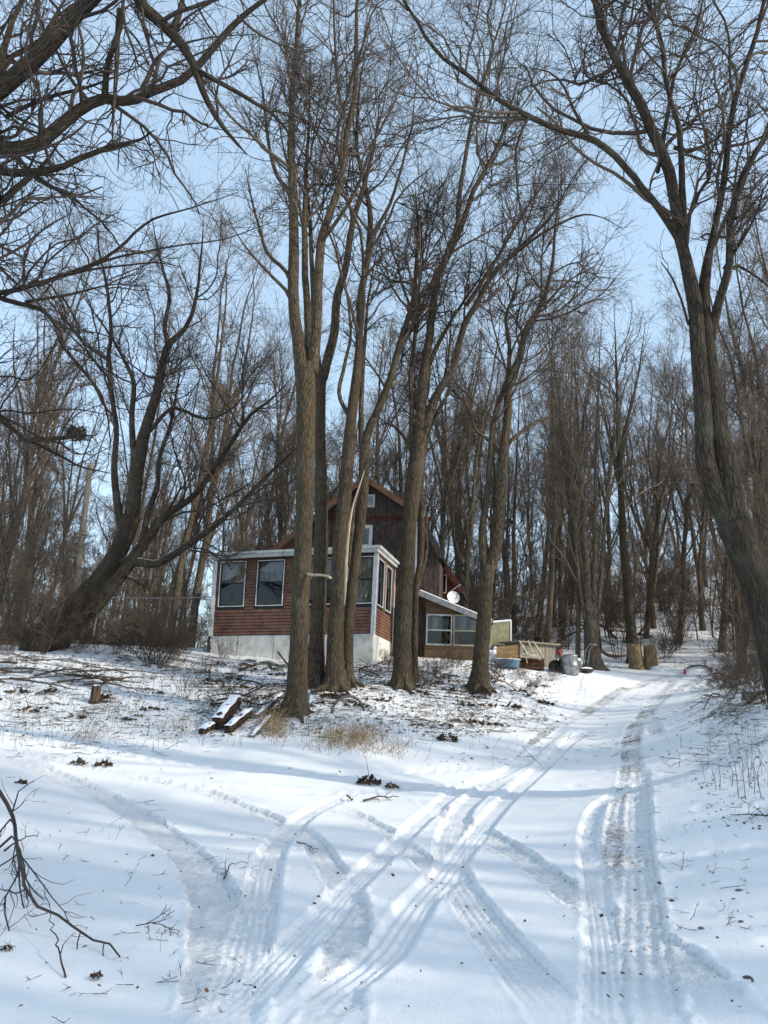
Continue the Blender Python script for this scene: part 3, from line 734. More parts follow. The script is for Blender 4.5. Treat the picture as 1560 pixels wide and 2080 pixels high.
# vertical boards on the gable, each its own piece
gs0 = (le - apex) @ hd; gs1 = (re - apex) @ hd
def gtop(s):
    pts = sorted([((p - apex) @ hd, p[2]) for p in (le, apex, rm, re)])
    return float(np.interp(s, [p[0] for p in pts], [p[1] for p in pts]))
s = gs0 + .02; bw = .23; band_z = GP(770, 1052)[2]
vent_c = GP(752, 1018); ws = (GP(747, 1085) - apex) @ hd
while s < gs1 - .05:
    e = min(s + bw - .012, gs1 - .02)
    zt0, zt1 = gtop(s) - .05, gtop(e) - .05; o = .012 + random.uniform(0, .012)
    for (za, zc0, zc1) in ((zb + .1, min(band_z - .12, zt0), min(band_z - .12, zt1)), (band_z + .08, zt0, zt1)):
        if min(zc0, zc1) - za < .05: continue
        p = apex + hd * s; q = apex + hd * e
        A = [down(p, za) + hn * o, down(q, za) + hn * o, down(q, zc1) + hn * o, down(p, zc0) + hn * o]
        MB().hexa(A, [x - hn * (o + .001) for x in A]).build('wall_board', M['oldwood'], house)
    s += bw
b0 = apex + hd * (gs0 + .5); b1 = apex + hd * (gs1 - .35)
MB().hexa([down(b0, band_z - .11) + hn * .05, down(b1, band_z - .14) + hn * .05, down(b1, band_z + .05) + hn * .05, down(b0, band_z + .07) + hn * .05], [down(b0, band_z - .11), down(b1, band_z - .14), down(b1, band_z + .05), down(b0, band_z + .07)]).build('band_board', M['redboard'], house)
# louvred vent
vw, vh = .40, .54
m_ = MB()
for (dx, dz_, sx, sz) in ((-vw / 2 + .025, 0, .05, vh), (vw / 2 - .025, 0, .05, vh), (0, vh / 2 - .025, vw - .1, .05), (0, -vh / 2 + .025, vw - .1, .05)):
    m_.box(vent_c + hd * dx + ZZ * dz_ + hn * .05, sx, .05, sz, hd, hb, ZZ)
ve = m_.build('vent', M['white'], house)
MB().box(vent_c + hn * .027, vw - .1, .006, vh - .1, hd, hb, ZZ).build('vent_back', M['black'], ve)
for k in range(9):
    zc = -vh / 2 + .07 + k * (vh - .14) / 8; zz = norm(ZZ * .8 + hb * .6)
    MB().box(vent_c + hn * .048 + ZZ * zc, vw - .1, .008, .036, hd, np.cross(zz, hd), zz).build('slat', M['white'], ve)
# upper window
uw = GP(737, 1090); UWx, UWz = .80, .95
m_ = MB()
for (o, wd_, fw_, dep) in ((.05, .0, .07, .06), (.04, .08, .05, .05)):
    x, z = UWx - 2 * wd_, UWz - 2 * wd_
    for (dx, dz_, sx, sz) in ((-x / 2 + fw_ / 2, 0, fw_, z), (x / 2 - fw_ / 2, 0, fw_, z), (0, z / 2 - fw_ / 2, x - 2 * fw_, fw_), (0, -z / 2 + fw_ / 2, x - 2 * fw_, fw_)):
        m_.box(uw + hd * dx + ZZ * dz_ + hn * o, sx, dep, sz, hd, hb, ZZ)
fr = m_.build('window', M['white'], house)
MB().box(uw + hn * .034, UWx - .26, .008, UWz - .26, hd, hb, ZZ).build('pane', M['glass'], fr)
MB().box(uw + hn * .028, UWx - .24, .004, UWz - .24, hd, hb, ZZ).build('curtain', M['curtain'], fr)
# roof planes with brown rake edges
RL = 8.0; OVF = .55
def roof_plane(p, q, th=.09, rk='rust'):
    d = norm(q - p); n_ = norm(np.cross(hb, d)); n_ = n_ if n_[2] > 0 else -n_
    f = hn * OVF
    A = [p + f, q + f, q + hb * RL, p + hb * RL]; MB().hexa(A, [x + n_ * th for x in A]).build('roof', M['roofing'], house)
    A = [p + f + hn * .03 - n_ * .10, q + f + hn * .03 - n_ * .10, q + f - n_ * .10, p + f - n_ * .10]
    B = [p + f + hn * .03 + n_ * (th + .04), q + f + hn * .03 + n_ * (th + .04), q + f + n_ * (th + .04), p + f + n_ * (th + .04)]
    MB().hexa(A, B).build('rake_board', M[rk], house)
ap_ = apex + ZZ * .02
le2 = le + norm(le - apex) * .45
roof_plane(ap_, le2); roof_plane(ap_, rm + norm(rm - apex) * .04)
roof_plane(rm, re + norm(re - rm) * .3, rk='roofing')
# side walls going back
for (p, nm) in ((le, 'side_wall'), (re, 'side_wall')):
    A = [down(p, zb), p, p + hb * RL, down(p + hb * RL, zb)]; off = hd * (.1 if p is le else -.1)
    MB().hexa(A, [x + off for x in A]).build(nm, M['oldwood'], house)
# downspout at the corner of the house
dsx = GP(846, 1120, .1); MB().tube([dsx + ZZ * 1.2, down(dsx, zb)], .04, 8).build('downspout', M['white'], house)

# side wing behind: steep dark roof edge with windows under it
S0 = at(890, 1200, 31.5)
def SP(u, v, o=0.0): return on_plane(u, v, S0, hb) + hn * o
a, b = SP(868, 1105), SP(931, 1192)
poly = [down(a, zb), down(b, zb), b, a]; MB().prism(poly, hb * .12).build('wing_wall', M['redboard'], house)
d = norm(b - a); n_ = np.cross(hb, d); n_ = n_ if n_[2] > 0 else -n_
A = [a - d * .2 + hn * .5, b + d * .35 + hn * .5, b + d * .35 + hb * 4, a - d * .2 + hb * 4]
MB().hexa(A, [x + n_ * .10 for x in A]).build('wing_roof', M['roofing'], house)
A = [a - d * .2 + hn * .53 - n_ * .12, b + d * .35 + hn * .53 - n_ * .12, b + d * .35 + hn * .5 - n_ * .12, a - d * .2 + hn * .5 - n_ * .12]
MB().hexa(A, [x + n_ * .26 for x in A]).build('rake_board', M['redboard'], house)
for (u0, u1, v0, v1) in ((871, 882, 1140, 1200), (897, 906, 1168, 1204)):
    c0, c1, c2, c3 = SP(u0, v1, .03), SP(u1, v1, .03), SP(u1 + 1, v0, .03), SP(u0 + 1, v0, .03)
    m_ = MB(); fw_ = .05
    for p, q in ((c0, c1), (c1, c2), (c2, c3), (c3, c0)):
        dd = norm(q - p); m_.box((p + q) / 2, np.linalg.norm(q - p) + fw_, .05, fw_, dd, hb, np.cross(dd, hb))
    fr = m_.build('window', M['white'], house); MB().hexa([c0, c1, c2, c3], [x + hb * .02 for x in (c0, c1, c2, c3)]).build('pane', M['glass_screen'], fr)

# low lean-to with big old windows
L0 = at(920, 1290, 28.6)
def LP(u, v, o=0.0): return on_plane(u, v, L0, hb) + hn * o
tl, tr_ = LP(866, 1210), LP(985, 1259)
bl, br_ = LP(862, 1335), LP(982, 1345)
hdr_l, hdr_r = LP(864, 1247), LP(985, 1250)
# gable boards over the windows, plank by plank
nb = 9
for k in range(nb):
    z0 = hdr_l[2] + (tl[2] - hdr_l[2]) * k / nb + .006; z1 = hdr_l[2] + (tl[2] - hdr_l[2]) * (k + 1) / nb
    def xr(z): f = (z - tl[2]) / (tr_[2] - tl[2]); f = min(max(f, 0.02), 1); return tl + (tr_ - tl) * f
    p0, p1 = down(tl, z0), down(tl, z1); q0, q1 = down(xr(z0), z0), down(xr(z1), z1)
    A = [p0 + hn * .02, q0 + hn * .02, q1 + hn * .012, p1 + hn * .012]; MB().hexa(A, [x + hb * .03 for x in A]).build('wall_plank', M['annexwood'], house)
xs = [LP(867, 1290), LP(917, 1290), LP(922, 1290), LP(977, 1290)]
zt, zm, zs = hdr_l[2], LP(920, 1281)[2], LP(920, 1312)[2]
for (i0, i1) in ((0, 1), (2, 3)):
    p, q = xs[i0], xs[i1]; m_ = MB(); fw_ = .05
    cx = (p + q) / 2; W = np.linalg.norm(q - p)
    for x in (p, q): m_.box(down(x, (zt + zs) / 2) + hn * .03, fw_, .08, zt - zs, hd, hb, ZZ)
    for z, h in ((zt - .03, .06), (zm, .05), (zs + .03, .06)): m_.box(down(cx, z) + hn * .03, W - fw_, .07, h, hd, hb, ZZ)
    fr = m_.build('window', M['cream'] if i0 else M['trim'], house)
    for z0, z1, g in ((zm + .025, zt - .06, 'glass'), (zs + .06, zm - .025, 'glass_screen')):
        MB().box(down(cx, (z0 + z1) / 2) + hb * .02, W - fw_, .008, z1 - z0, hd, hb, ZZ).build('pane', M[g], fr)
    for k in range(2):
        x0 = p + (q - p) * (.15 + .42 * k); n = 12; V = []
        for i in range(n):
            pp = x0 + (q - p) * (.24 * i / (n - 1)) + hb * (.3 + .04 * math.sin(i * 1.7)); V += [down(pp, zm - .1), down(pp + (q - p) * .06, zt - .1)]
        MB().add(V, [(2 * i, 2 * i + 2, 2 * i + 3, 2 * i + 1) for i in range(n - 1)]).build('curtain', M['curtain'], fr, True)
MB().hexa([down(bl, bl[2] - .5) + hn * .02, down(br_, bl[2] - .5) + hn * .02, down(br_, zs) + hn * .02, down(bl, zs) + hn * .02], [down(bl, bl[2] - .5) + hb * .1, down(br_, bl[2] - .5) + hb * .1, down(br_, zs) + hb * .1, down(bl, zs) + hb * .1]).build('knee_wall', M['annexwood'], house)
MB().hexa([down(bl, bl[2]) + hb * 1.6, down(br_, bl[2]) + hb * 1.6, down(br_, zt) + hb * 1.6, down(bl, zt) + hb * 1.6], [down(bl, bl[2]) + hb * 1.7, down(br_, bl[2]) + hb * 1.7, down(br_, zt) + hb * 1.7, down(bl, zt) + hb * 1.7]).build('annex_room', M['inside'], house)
d = norm(tr_ - tl); n_ = np.cross(hb, d); n_ = n_ if n_[2] > 0 else -n_
A = [tl - d * .3 + hn * .35, tr_ + d * .3 + hn * .35, tr_ + d * .3 + hb * 3.2, tl - d * .3 + hb * 3.2]
MB().hexa(A, [x + n_ * .07 for x in A]).build('annex_roof', M['roofing'], house)
B = [x + n_ * .074 for x in A]; MB().hexa([x + (x - sum(B) / 4) * -.02 for x in B], [x + n_ * .035 + (x - sum(B) / 4) * -.03 for x in B]).build('roof_snow', M['snowcap'], house)
A = [tl - d * .3 + hn * .38 - n_ * .14, tr_ + d * .3 + hn * .38 - n_ * .14, tr_ + d * .3 + hn * .352 - n_ * .14, tl - d * .3 + hn * .352 - n_ * .14]
MB().hexa(A, [x + n_ * .2 for x in A]).build('rake_board', M['steel'], house)
# satellite dish standing on the lean-to roof
dc = at(921, 1213, 28.9); ds = thing('satellite_dish', 'oval white satellite dish on the lean-to roof', 'satellite dish', dc)
ax = norm(np.array([.22, -1, .30])); m_ = MB(); pr_ = [(r_, -.0 - .10 * (1 - (r_ / .25) ** 2)) for r_ in (0.001, .08, .15, .2, .25)]
m_.lathe(dc, pr_ + [(.255, .012), (.25, -.004), (.15, -.085), (.001, -.12)], 24, ax)
m_.build('reflector', M['white'], ds, True)
m_ = MB().tube([dc - ax * .1, dc - ax * .25 - ZZ * .1, dc - ax * .25 - ZZ * .55], .025, 8); m_.build('mast', M['steel'], ds)
m_ = MB().tube([dc - ZZ * .3 + ax * .0, dc + ax * .5 - ZZ * .1], .012, 6).box(dc + ax * .5 - ZZ * .08, .06, .12, .06, hd, hb, ZZ); m_.build('feed_arm', M['steel'], ds)
m_ = MB().tube([at(915, 1201, 29), at(931, 1190, 29)], .02, 6).tube([at(931, 1190, 29), at(936, 1187, 29)], .035, 6)
tag(m_.build('roof_antenna', M['steel']), 'thin grey metal arm sticking up behind the white dish', 'antenna')
print('house', time.time() - T0)

# ================================================================== NEAR TREES (traced limbs, own distances)
ta = px_tree('tree', 'foremost straight trunk of the clump before the porch, forking high into three stems', True, [
    [(598, 1452, 48), (603, 1400, 42), (608, 1300, 38), (613, 1200, 36), (618, 1100, 36), (621, 1000, 37), (623, 900, 38), (624, 800, 40), (622, 740, 44)],
    [(617, 770, 30), (608, 690, 26), (600, 625, 24), (598, 500, 23), (597, 400, 21), (595, 300, 17), (598, 200, 13), (606, 100, 10), (612, 0, 8)],
    [(625, 770, 24), (629, 700, 18, 18.9), (624, 600, 16, 19.2), (622, 510, 15, 19.5), (626, 400, 12, 20), (635, 250, 9, 20.5), (640, 100, 6, 21)],
    [(632, 760, 26), (640, 675, 22), (645, 575, 20), (650, 490, 19), (670, 425, 17), (690, 360, 15), (700, 275, 14), (715, 200, 12), (720, 100, 10), (722, 0, 8)],
    [(593, 600, 9), (585, 555, 9), (545, 515, 8, 18), (530, 465, 7, 17.6), (515, 410, 6, 17.3), (500, 340, 4, 17)],
    [(592, 620, 8), (582, 592, 8), (540, 550, 7, 18), (500, 505, 5, 17.5), (465, 450, 3, 17)],
    [(592, 420, 10), (587, 395, 10), (555, 340, 9), (540, 250, 8), (530, 175, 6), (500, 60, 4)],
    [(648, 500, 8), (690, 440, 8, 18), (730, 370, 7, 17.5), (770, 260, 5, 17), (790, 150, 3, 16.7)],
], 18.5, M['bark_a'], M['twig'], (11, 9, 8), t0=.35, lf=.24, ang=.6, sub=(0,))
px_tree('tree', 'dark trunk just behind the foremost trunk, its right stem bending out', True, [
    [(641, 1394, 42), (643, 1300, 32), (648, 1200, 31), (652, 1100, 29), (653, 1000, 26), (651, 900, 22), (650, 800, 22), (653, 750, 24)],
    [(650, 770, 16), (642, 700, 14), (640, 600, 12), (636, 480, 10), (630, 330, 7), (640, 200, 4)],
    [(655, 770, 20), (668, 715, 20), (678, 672, 19), (683, 600, 18), (700, 540, 16, 20.6), (715, 450, 14, 20.3), (738, 375, 11, 20), (760, 280, 8, 19.8), (768, 170, 5, 19.5)],
], 21, M['bark_a'], M['twig'], (9, 8, 7), t0=.4, lf=.26, ang=.6, sub=(0,))
tc = px_tree('tree', 'third trunk of the clump, with a strip of pale peeled wood on its right', True, [
    [(680, 1399, 40), (680, 1307, 35), (687, 1207, 32), (691, 1107, 32), (700, 1007, 30), (714, 840, 24), (726, 745, 20), (729, 672, 18), (731, 600, 17), (745, 525, 15), (750, 440, 13), (738, 370, 11), (722, 300, 9), (728, 180, 7), (748, 60, 5)],
    [(749, 500, 10), (765, 465, 9, 20.2), (790, 420, 8, 20), (810, 360, 7, 19.7), (838, 250, 5, 19.4), (850, 120, 3, 19)],
    [(712, 850, 9), (690, 800, 9), (700, 740, 8), (712, 690, 7), (708, 620, 6), (700, 560, 5), (705, 470, 3)],
    [(707, 1150, 8), (716, 1060, 7), (722, 1020, 6), (735, 975, 5), (755, 940, 3), (776, 905, 2)],
], 20.5, M['bark_a'], M['twig'], (10, 8, 8), t0=.45, lf=.22, ang=.6)
px_tree('tree', 'slimmer trunk leaning right from behind the third trunk across the gable', True, [
    [(703, 1388, 30), (707, 1273, 24), (717, 1173, 23), (730, 1073, 23), (738, 1000, 23), (741, 912, 23), (748, 876, 20), (769, 828, 18), (793, 768, 17), (812, 701, 16), (829, 648, 15), (839, 612, 13), (846, 540, 10), (848, 450, 7), (842, 360, 4)],
    [(736, 925, 12), (734, 860, 12), (736, 800, 11), (742, 700, 9), (752, 600, 7), (770, 500, 5)],
    [(810, 710, 8), (840, 660, 8, 21.6), (868, 590, 7, 22), (900, 520, 5, 22.4), (930, 440, 4, 23)],
], 21, M['bark_a'], M['twig'], (15, 9, 8), t0=.5, lf=.22, ang=.6)
px_tree('tree', 'big forked trunk right of the porch with sunlit ridged bark low down', True, [
    [(817, 1399, 42), (818, 1273, 34), (824, 1173, 31), (831, 1073, 29), (840, 985, 33), (848, 920, 32), (853, 880, 30)],
    [(852, 890, 26), (858, 816, 23), (865, 756, 21), (872, 696, 18), (878, 648, 17), (884, 600, 17), (892, 560, 16), (912, 520, 15), (932, 478, 14), (950, 430, 13), (965, 385, 12), (990, 340, 11), (1020, 280, 9), (1040, 215, 7), (1062, 130, 5)],
    [(930, 482, 10), (935, 400, 10), (945, 325, 9), (960, 240, 8), (980, 175, 7), (1000, 100, 6), (1026, 20, 4)],
    [(860, 880, 22), (866, 860, 20), (880, 816, 18), (896, 787, 17), (918, 748, 16), (940, 665, 14, 21.2), (970, 612, 13, 21), (1000, 560, 12, 20.8), (1060, 500, 10, 20.4), (1120, 440, 8, 20), (1165, 360, 5, 19.6)],
    [(948, 620, 9), (1000, 540, 8, 22), (1030, 490, 7, 22.4), (1060, 435, 6, 22.7), (1100, 380, 5, 23), (1152, 290, 4, 23.3)],
    [(872, 740, 10), (882, 715, 10), (900, 679, 9), (925, 637, 8), (965, 580, 7, 22), (1010, 510, 5, 22.3)],
    [(838, 930, 12), (836, 880, 12), (838, 816, 11), (835, 768, 11), (840, 720, 11), (847, 660, 10), (848, 600, 9), (858, 525, 8), (854, 450, 6), (838, 390, 4)],
    [(845, 940, 9), (815, 880, 8), (790, 862, 7), (770, 858, 4)],
    [(1040, 520, 7), (1100, 475, 6, 20.2), (1170, 440, 5, 20), (1220, 442, 3, 19.8), (1270, 470, 2, 19.6)],
], 21.5, M['bark_a'], M['twig'], (14, 9, 8), t0=.35, lf=.26, ang=.6, sub=(0,))
px_tree('tree', 'slender curving trunk standing close against the right of the big forked trunk', True, [
    [(842, 1388, 15), (843, 1290, 13), (846, 1190, 13), (856, 1123, 13), (857, 1060, 14), (855, 1000, 14), (862, 930, 12), (880, 840, 10), (905, 760, 8), (915, 680, 6), (918, 600, 4)],
    [(846, 1200, 9), (860, 1150, 9), (866, 1110, 8), (862, 1070, 7), (868, 1030, 6), (880, 980, 5), (884, 900, 3)],
], 22.2, M['bark_a'], M['twig'], (12, 7, 6), t0=.5, lf=.22, ang=.6)
px_tree('tree', 'lone twisting trunk between the lean-to and the drive, forking into crooked stems', True, [
    [(973, 1400, 38), (976, 1340, 33), (979, 1298, 32), (983, 1240, 30), (986, 1189, 30), (990, 1150, 32)],
    [(991, 1165, 26), (1004, 1124, 27), (1011, 1080, 27), (1015, 1000, 25), (1020, 935, 23), (1030, 850, 19), (1033, 775, 18), (1052, 732, 15), (1070, 665, 14), (1100, 615, 12), (1120, 540, 9), (1125, 475, 7), (1131, 420, 5), (1140, 350, 3)],
    [(985, 1165, 20), (981, 1120, 18), (980, 1080, 17), (984, 1040, 14), (990, 1000, 12), (995, 925, 11), (1001, 860, 11), (1018, 800, 10), (1031, 765, 10), (1036, 700, 10), (1031, 645, 9), (1047, 600, 7), (1053, 550, 5), (1045, 500, 3)],
    [(1030, 905, 9), (1042, 890, 9), (1080, 860, 8, 22.5), (1130, 842, 6, 23), (1180, 835, 3, 23.4)],
    [(1018, 925, 8), (995, 895, 8), (968, 875, 7), (945, 820, 6), (905, 780, 4), (880, 745, 2)],
], 22, M['bark_a'], M['twig'], (13, 8, 7), t0=.4, lf=.26, ang=.65, sub=(0,))
P, r = stem_world([(624, 1166, 6, 18.3), (636, 1168, 6, 18.2), (652, 1168, 5, 18.1), (666, 1171, 5, 18), (673, 1175, 6, 18)])
Q, rq = resample(P, r, 12); MB().tube(Q, rq, 7, True, .06).build('broken_limb', M['peeled'], ta, True)
P, r = stem_world([(700, 1230, 2, 20.2), (702, 1190, 5, 20.15), (703, 1150, 6, 20.15), (706, 1105, 6, 20.15), (711, 1060, 5, 20.15), (717, 1028, 4, 20.15), (729, 990, 3, 20.1), (741, 955, 2, 20.1)])
Q, rq = resample(P, r, 30); MB().tube(Q, rq, 7, True, .06).build('peeled_stem', M['peeled'], tc, True)
# big leaning tree at the right edge
px_tree('tree', 'massive ridged tree leaning in from the right edge above the bank', True, [
    [(1634, 1490, 96, 11.5), (1600, 1400, 82), (1573, 1300, 73), (1546, 1210, 68), (1516, 1130, 65), (1488, 1060, 68)],
    [(1490, 1070, 60), (1474, 960, 50), (1456, 860, 42), (1443, 770, 36), (1434, 690, 32), (1429, 600, 26), (1432, 550, 23), (1437, 515, 19), (1447, 475, 16), (1470, 360, 15), (1485, 250, 14), (1500, 175, 13), (1525, 100, 12), (1552, 0, 10)],
    [(1475, 1055, 42), (1450, 1000, 42), (1434, 950, 42), (1426, 850, 37), (1419, 750, 33), (1412, 650, 31), (1402, 580, 30), (1394, 540, 28), (1385, 500, 26), (1377, 450, 25), (1360, 350, 26), (1330, 280, 25), (1305, 220, 23), (1280, 170, 22), (1250, 110, 20), (1225, 55, 18), (1213, 0, 17)],
    [(1378, 480, 18), (1366, 462, 17, 11.4), (1340, 428, 15, 11.2), (1300, 378, 14, 11), (1260, 328, 14, 10.8), (1220, 293, 14, 10.6), (1180, 275, 14, 10.5), (1140, 264, 13, 10.4), (1080, 240, 12, 10.2), (1030, 214, 11, 10), (990, 185, 10, 9.9), (945, 150, 10, 9.8), (908, 128, 9, 9.7), (870, 90, 9, 9.6), (840, 42, 8, 9.5), (815, 0, 7, 9.4)],
    [(1198, 280, 8, 10.5), (1190, 262, 7, 10.5), (1165, 215, 7, 10.6), (1150, 175, 6, 10.7), (1120, 142, 5, 10.8), (1060, 130, 3, 10.9)],
    [(1390, 510, 15), (1389, 450, 14), (1385, 400, 14), (1382, 300, 13), (1375, 240, 12), (1355, 165, 11), (1345, 75, 10), (1318, 0, 9)],
    [(1442, 690, 20), (1452, 640, 19), (1465, 590, 18, 11.2), (1477, 535, 17, 11.1), (1481, 450, 16, 11), (1496, 380, 15, 10.9), (1520, 330, 14, 10.8), (1550, 280, 13, 10.7), (1595, 215, 11, 10.6), (1640, 130, 8, 10.5)],
    [(1472, 545, 9), (1505, 490, 8, 10.8), (1535, 440, 7, 10.6), (1550, 385, 5, 10.5)],
    [(1372, 300, 9), (1400, 306, 9, 11.8), (1440, 290, 8, 12), (1500, 250, 7, 12.2), (1570, 215, 5, 12.4)],
    [(1400, 660, 6), (1388, 620, 5, 11.2), (1372, 580, 5, 11.1), (1355, 550, 4, 11), (1342, 534, 4, 11)],
    [(1335, 350, 9), (1350, 250, 9, 12), (1365, 160, 8, 12.2), (1395, 90, 7, 12.4), (1420, 20, 5, 12.6)],
    [(1462, 600, 8, 11.5), (1490, 540, 8, 11.8), (1530, 560, 7, 12), (1580, 600, 5, 12.2)],
], 11.5, M['bark_b'], M['twig'], (15, 9, 8), t0=.3, lf=.24, ang=.75, sub=(0,), wig=.2, lmax=2.6)
# leaning many-stemmed tree at the left
px_tree('tree', 'leaning many-stemmed tree at the left with low spreading limbs', True, [
    [(95, 1310, 80, 24.5), (125, 1268, 70), (150, 1243, 58), (200, 1183, 40), (233, 1133, 36), (253, 1090, 36), (267, 1050, 36)],
    [(266, 1060, 32), (275, 1000, 30), (282, 950, 28), (298, 875, 24), (320, 800, 21), (331, 740, 18), (345, 700, 16), (380, 665, 11), (400, 610, 9), (410, 525, 7), (415, 440, 4)],
    [(150, 1265, 40), (187, 1237, 34), (227, 1190, 30), (260, 1150, 27), (283, 1117, 24), (307, 1083, 22), (335, 1048, 18), (400, 1000, 14), (450, 925, 11), (500, 850, 9), (550, 810, 7), (600, 758, 4)],
    [(252, 1090, 18), (240, 1040, 17), (235, 1000, 15), (231, 950, 14), (235, 875, 12), (225, 800, 11), (220, 720, 10), (225, 670, 9), (215, 575, 8), (200, 500, 6), (194, 420, 4)],
    [(232, 1138, 20), (262, 1139, 19), (310, 1146, 17, 24.2), (345, 1132, 16, 24), (380, 1110, 15, 23.8), (450, 1060, 12, 23.4), (550, 962, 9, 23), (600, 915, 6, 22.7), (650, 860, 3, 22.5)],
    [(272, 1000, 14), (272, 930, 13), (270, 850, 12), (275, 780, 11), (260, 740, 9), (235, 690, 7), (200, 640, 5), (165, 590, 3)],
    [(342, 705, 9), (335, 660, 9), (345, 600, 8), (332, 545, 7), (320, 500, 6), (310, 440, 4)],
    [(290, 1105, 14), (300, 1040, 13), (318, 985, 12), (322, 930, 10), (345, 860, 8), (360, 780, 6), (372, 700, 4)],
    [(300, 880, 9), (350, 830, 8, 24.3), (420, 850, 6, 24), (480, 820, 5, 23.6), (540, 740, 3, 23.2)],
    [(258, 1172, 9), (290, 1188, 9, 24.2), (303, 1197, 8, 24.2)],
], 24.5, M['bark_b'], M['twig_dark'], (12, 8, 7), t0=.3, lf=.26, ang=.75, sub=(0,), flare=1.15)
# limbs reaching in from two trees outside the left edge
def W3(u, v, Y, r): p = at(u, v, Y); return (p[0], p[1], p[2], r)
zj = tz(-7.4, 9.0); zk = tz(-10.2, 12.5)
px_tree('tree', 'overhanging tree outside the left edge whose thick dark limbs fill the top left corner', True, [
    ['w', (-7.4, 9.0, zj, .38), (-7.5, 9.0, 2.5, .33), (-7.7, 9.1, 5, .3), (-8.2, 9.2, 8, .24), (-8.8, 9.2, 11, .16), (-9.2, 9.2, 14, .06)],
    ['w', (-7.6, 9.1, 4.4, .13), W3(-60, 305, 9, .11), W3(0, 298, 9, .10), W3(75, 284, 9, .098), W3(125, 245, 9, .092), W3(160, 215, 9, .085), W3(210, 192, 9, .08), W3(260, 197, 9, .075), W3(310, 175, 9, .07), W3(360, 155, 9, .068), W3(400, 120, 9, .065), W3(440, 75, 9, .06), W3(475, 37, 9, .055), W3(535, -10, 9, .05), W3(620, -70, 9, .03)],
    ['w', W3(212, 195, 9, .05), W3(218, 130, 8.9, .042), W3(230, 100, 8.8, .04), W3(246, 60, 8.7, .04), W3(252, 0, 8.6, .035), W3(258, -80, 8.5, .02)],
    ['w', W3(243, 20, 8.7, .04), W3(238, 100, 8.8, .038), W3(233, 165, 8.9, .034), W3(229, 230, 8.9, .03), W3(226, 288, 8.9, .02)],
    ['w', (-7.6, 9.1, 3.9, .10), W3(-60, 362, 9, .08), W3(0, 357, 9, .062), W3(75, 350, 9, .056), W3(125, 340, 9, .05), W3(165, 320, 9, .048), W3(225, 299, 9, .042), W3(280, 285, 9, .03), W3(306, 267, 9, .016)],
    ['w', (-7.5, 9.0, 3.2, .10), W3(-40, 450, 9, .075), W3(0, 412, 9, .06), W3(35, 382, 9, .05), W3(78, 350, 9, .04), W3(115, 300, 9, .02), W3(150, 250, 9, .01)],
    ['w', (-7.7, 9.1, 5.0, .08), W3(-40, 262, 9.2, .045), W3(0, 240, 9.2, .035), W3(60, 205, 9.2, .032), W3(110, 188, 9.2, .03), W3(165, 175, 9.2, .026), W3(220, 155, 9.2, .02), W3(300, 120, 9.2, .01)],
    ['w', (-8.0, 9.2, 6.8, .08), W3(-30, 190, 9, .06), W3(0, 130, 9, .055), W3(20, 55, 9, .05), W3(50, -10, 9, .045), W3(80, -100, 9, .03)],
    ['w', (-7.9, 9.2, 6.0, .07), W3(-10, 170, 9.1, .045), W3(15, 120, 9.1, .04), W3(55, 92, 9.1, .036), W3(85, 75, 9.1, .034), W3(115, 30, 9.1, .03), W3(165, -10, 9.1, .03)],
    ['w', (-8.2, 9.2, 8.0, .14), (-5.6, 8.6, 9.6, .12), W3(230, -60, 8, .10), W3(280, 0, 8, .088), W3(320, 35, 8, .08), W3(350, 65, 8, .075), W3(375, 100, 8, .065), W3(395, 140, 8, .06), W3(410, 185, 8, .05), W3(435, 230, 8, .045), W3(465, 270, 8, .038), W3(497, 305, 8, .022)],
    ['w', W3(395, 140, 8, .035), W3(450, 170, 8, .032), W3(500, 200, 8, .028), W3(565, 245, 8, .024), W3(625, 325, 8, .018), W3(690, 400, 8, .01)],
    ['w', W3(350, 60, 8, .05), W3(368, 30, 8.1, .045), W3(380, -20, 8.2, .04), W3(400, -90, 8.3, .02)],
    ['w', (-8.1, 9.2, 7.4, .06), W3(-20, 140, 9.5, .04), W3(50, 130, 9.5, .035), W3(130, 10, 9.5, .03), W3(170, -60, 9.5, .02)],
    ['w', W3(290, 180, 9, .03), W3(330, 110, 9.3, .026), W3(420, 80, 9.5, .02), W3(520, 70, 9.7, .012)],
    ['w', W3(180, 205, 9, .03), W3(140, 150, 9.2, .026), W3(110, 90, 9.3, .022), W3(85, 60, 9.4, .018), W3(90, 10, 9.5, .012)],
], 9, M['bark_b'], M['twig_dark'], (8, 7, 6), t0=.3, lf=.26, ang=.8, up=.03, sub=(0,), wig=.22, ext=False, lmax=1.8, rt=.003)
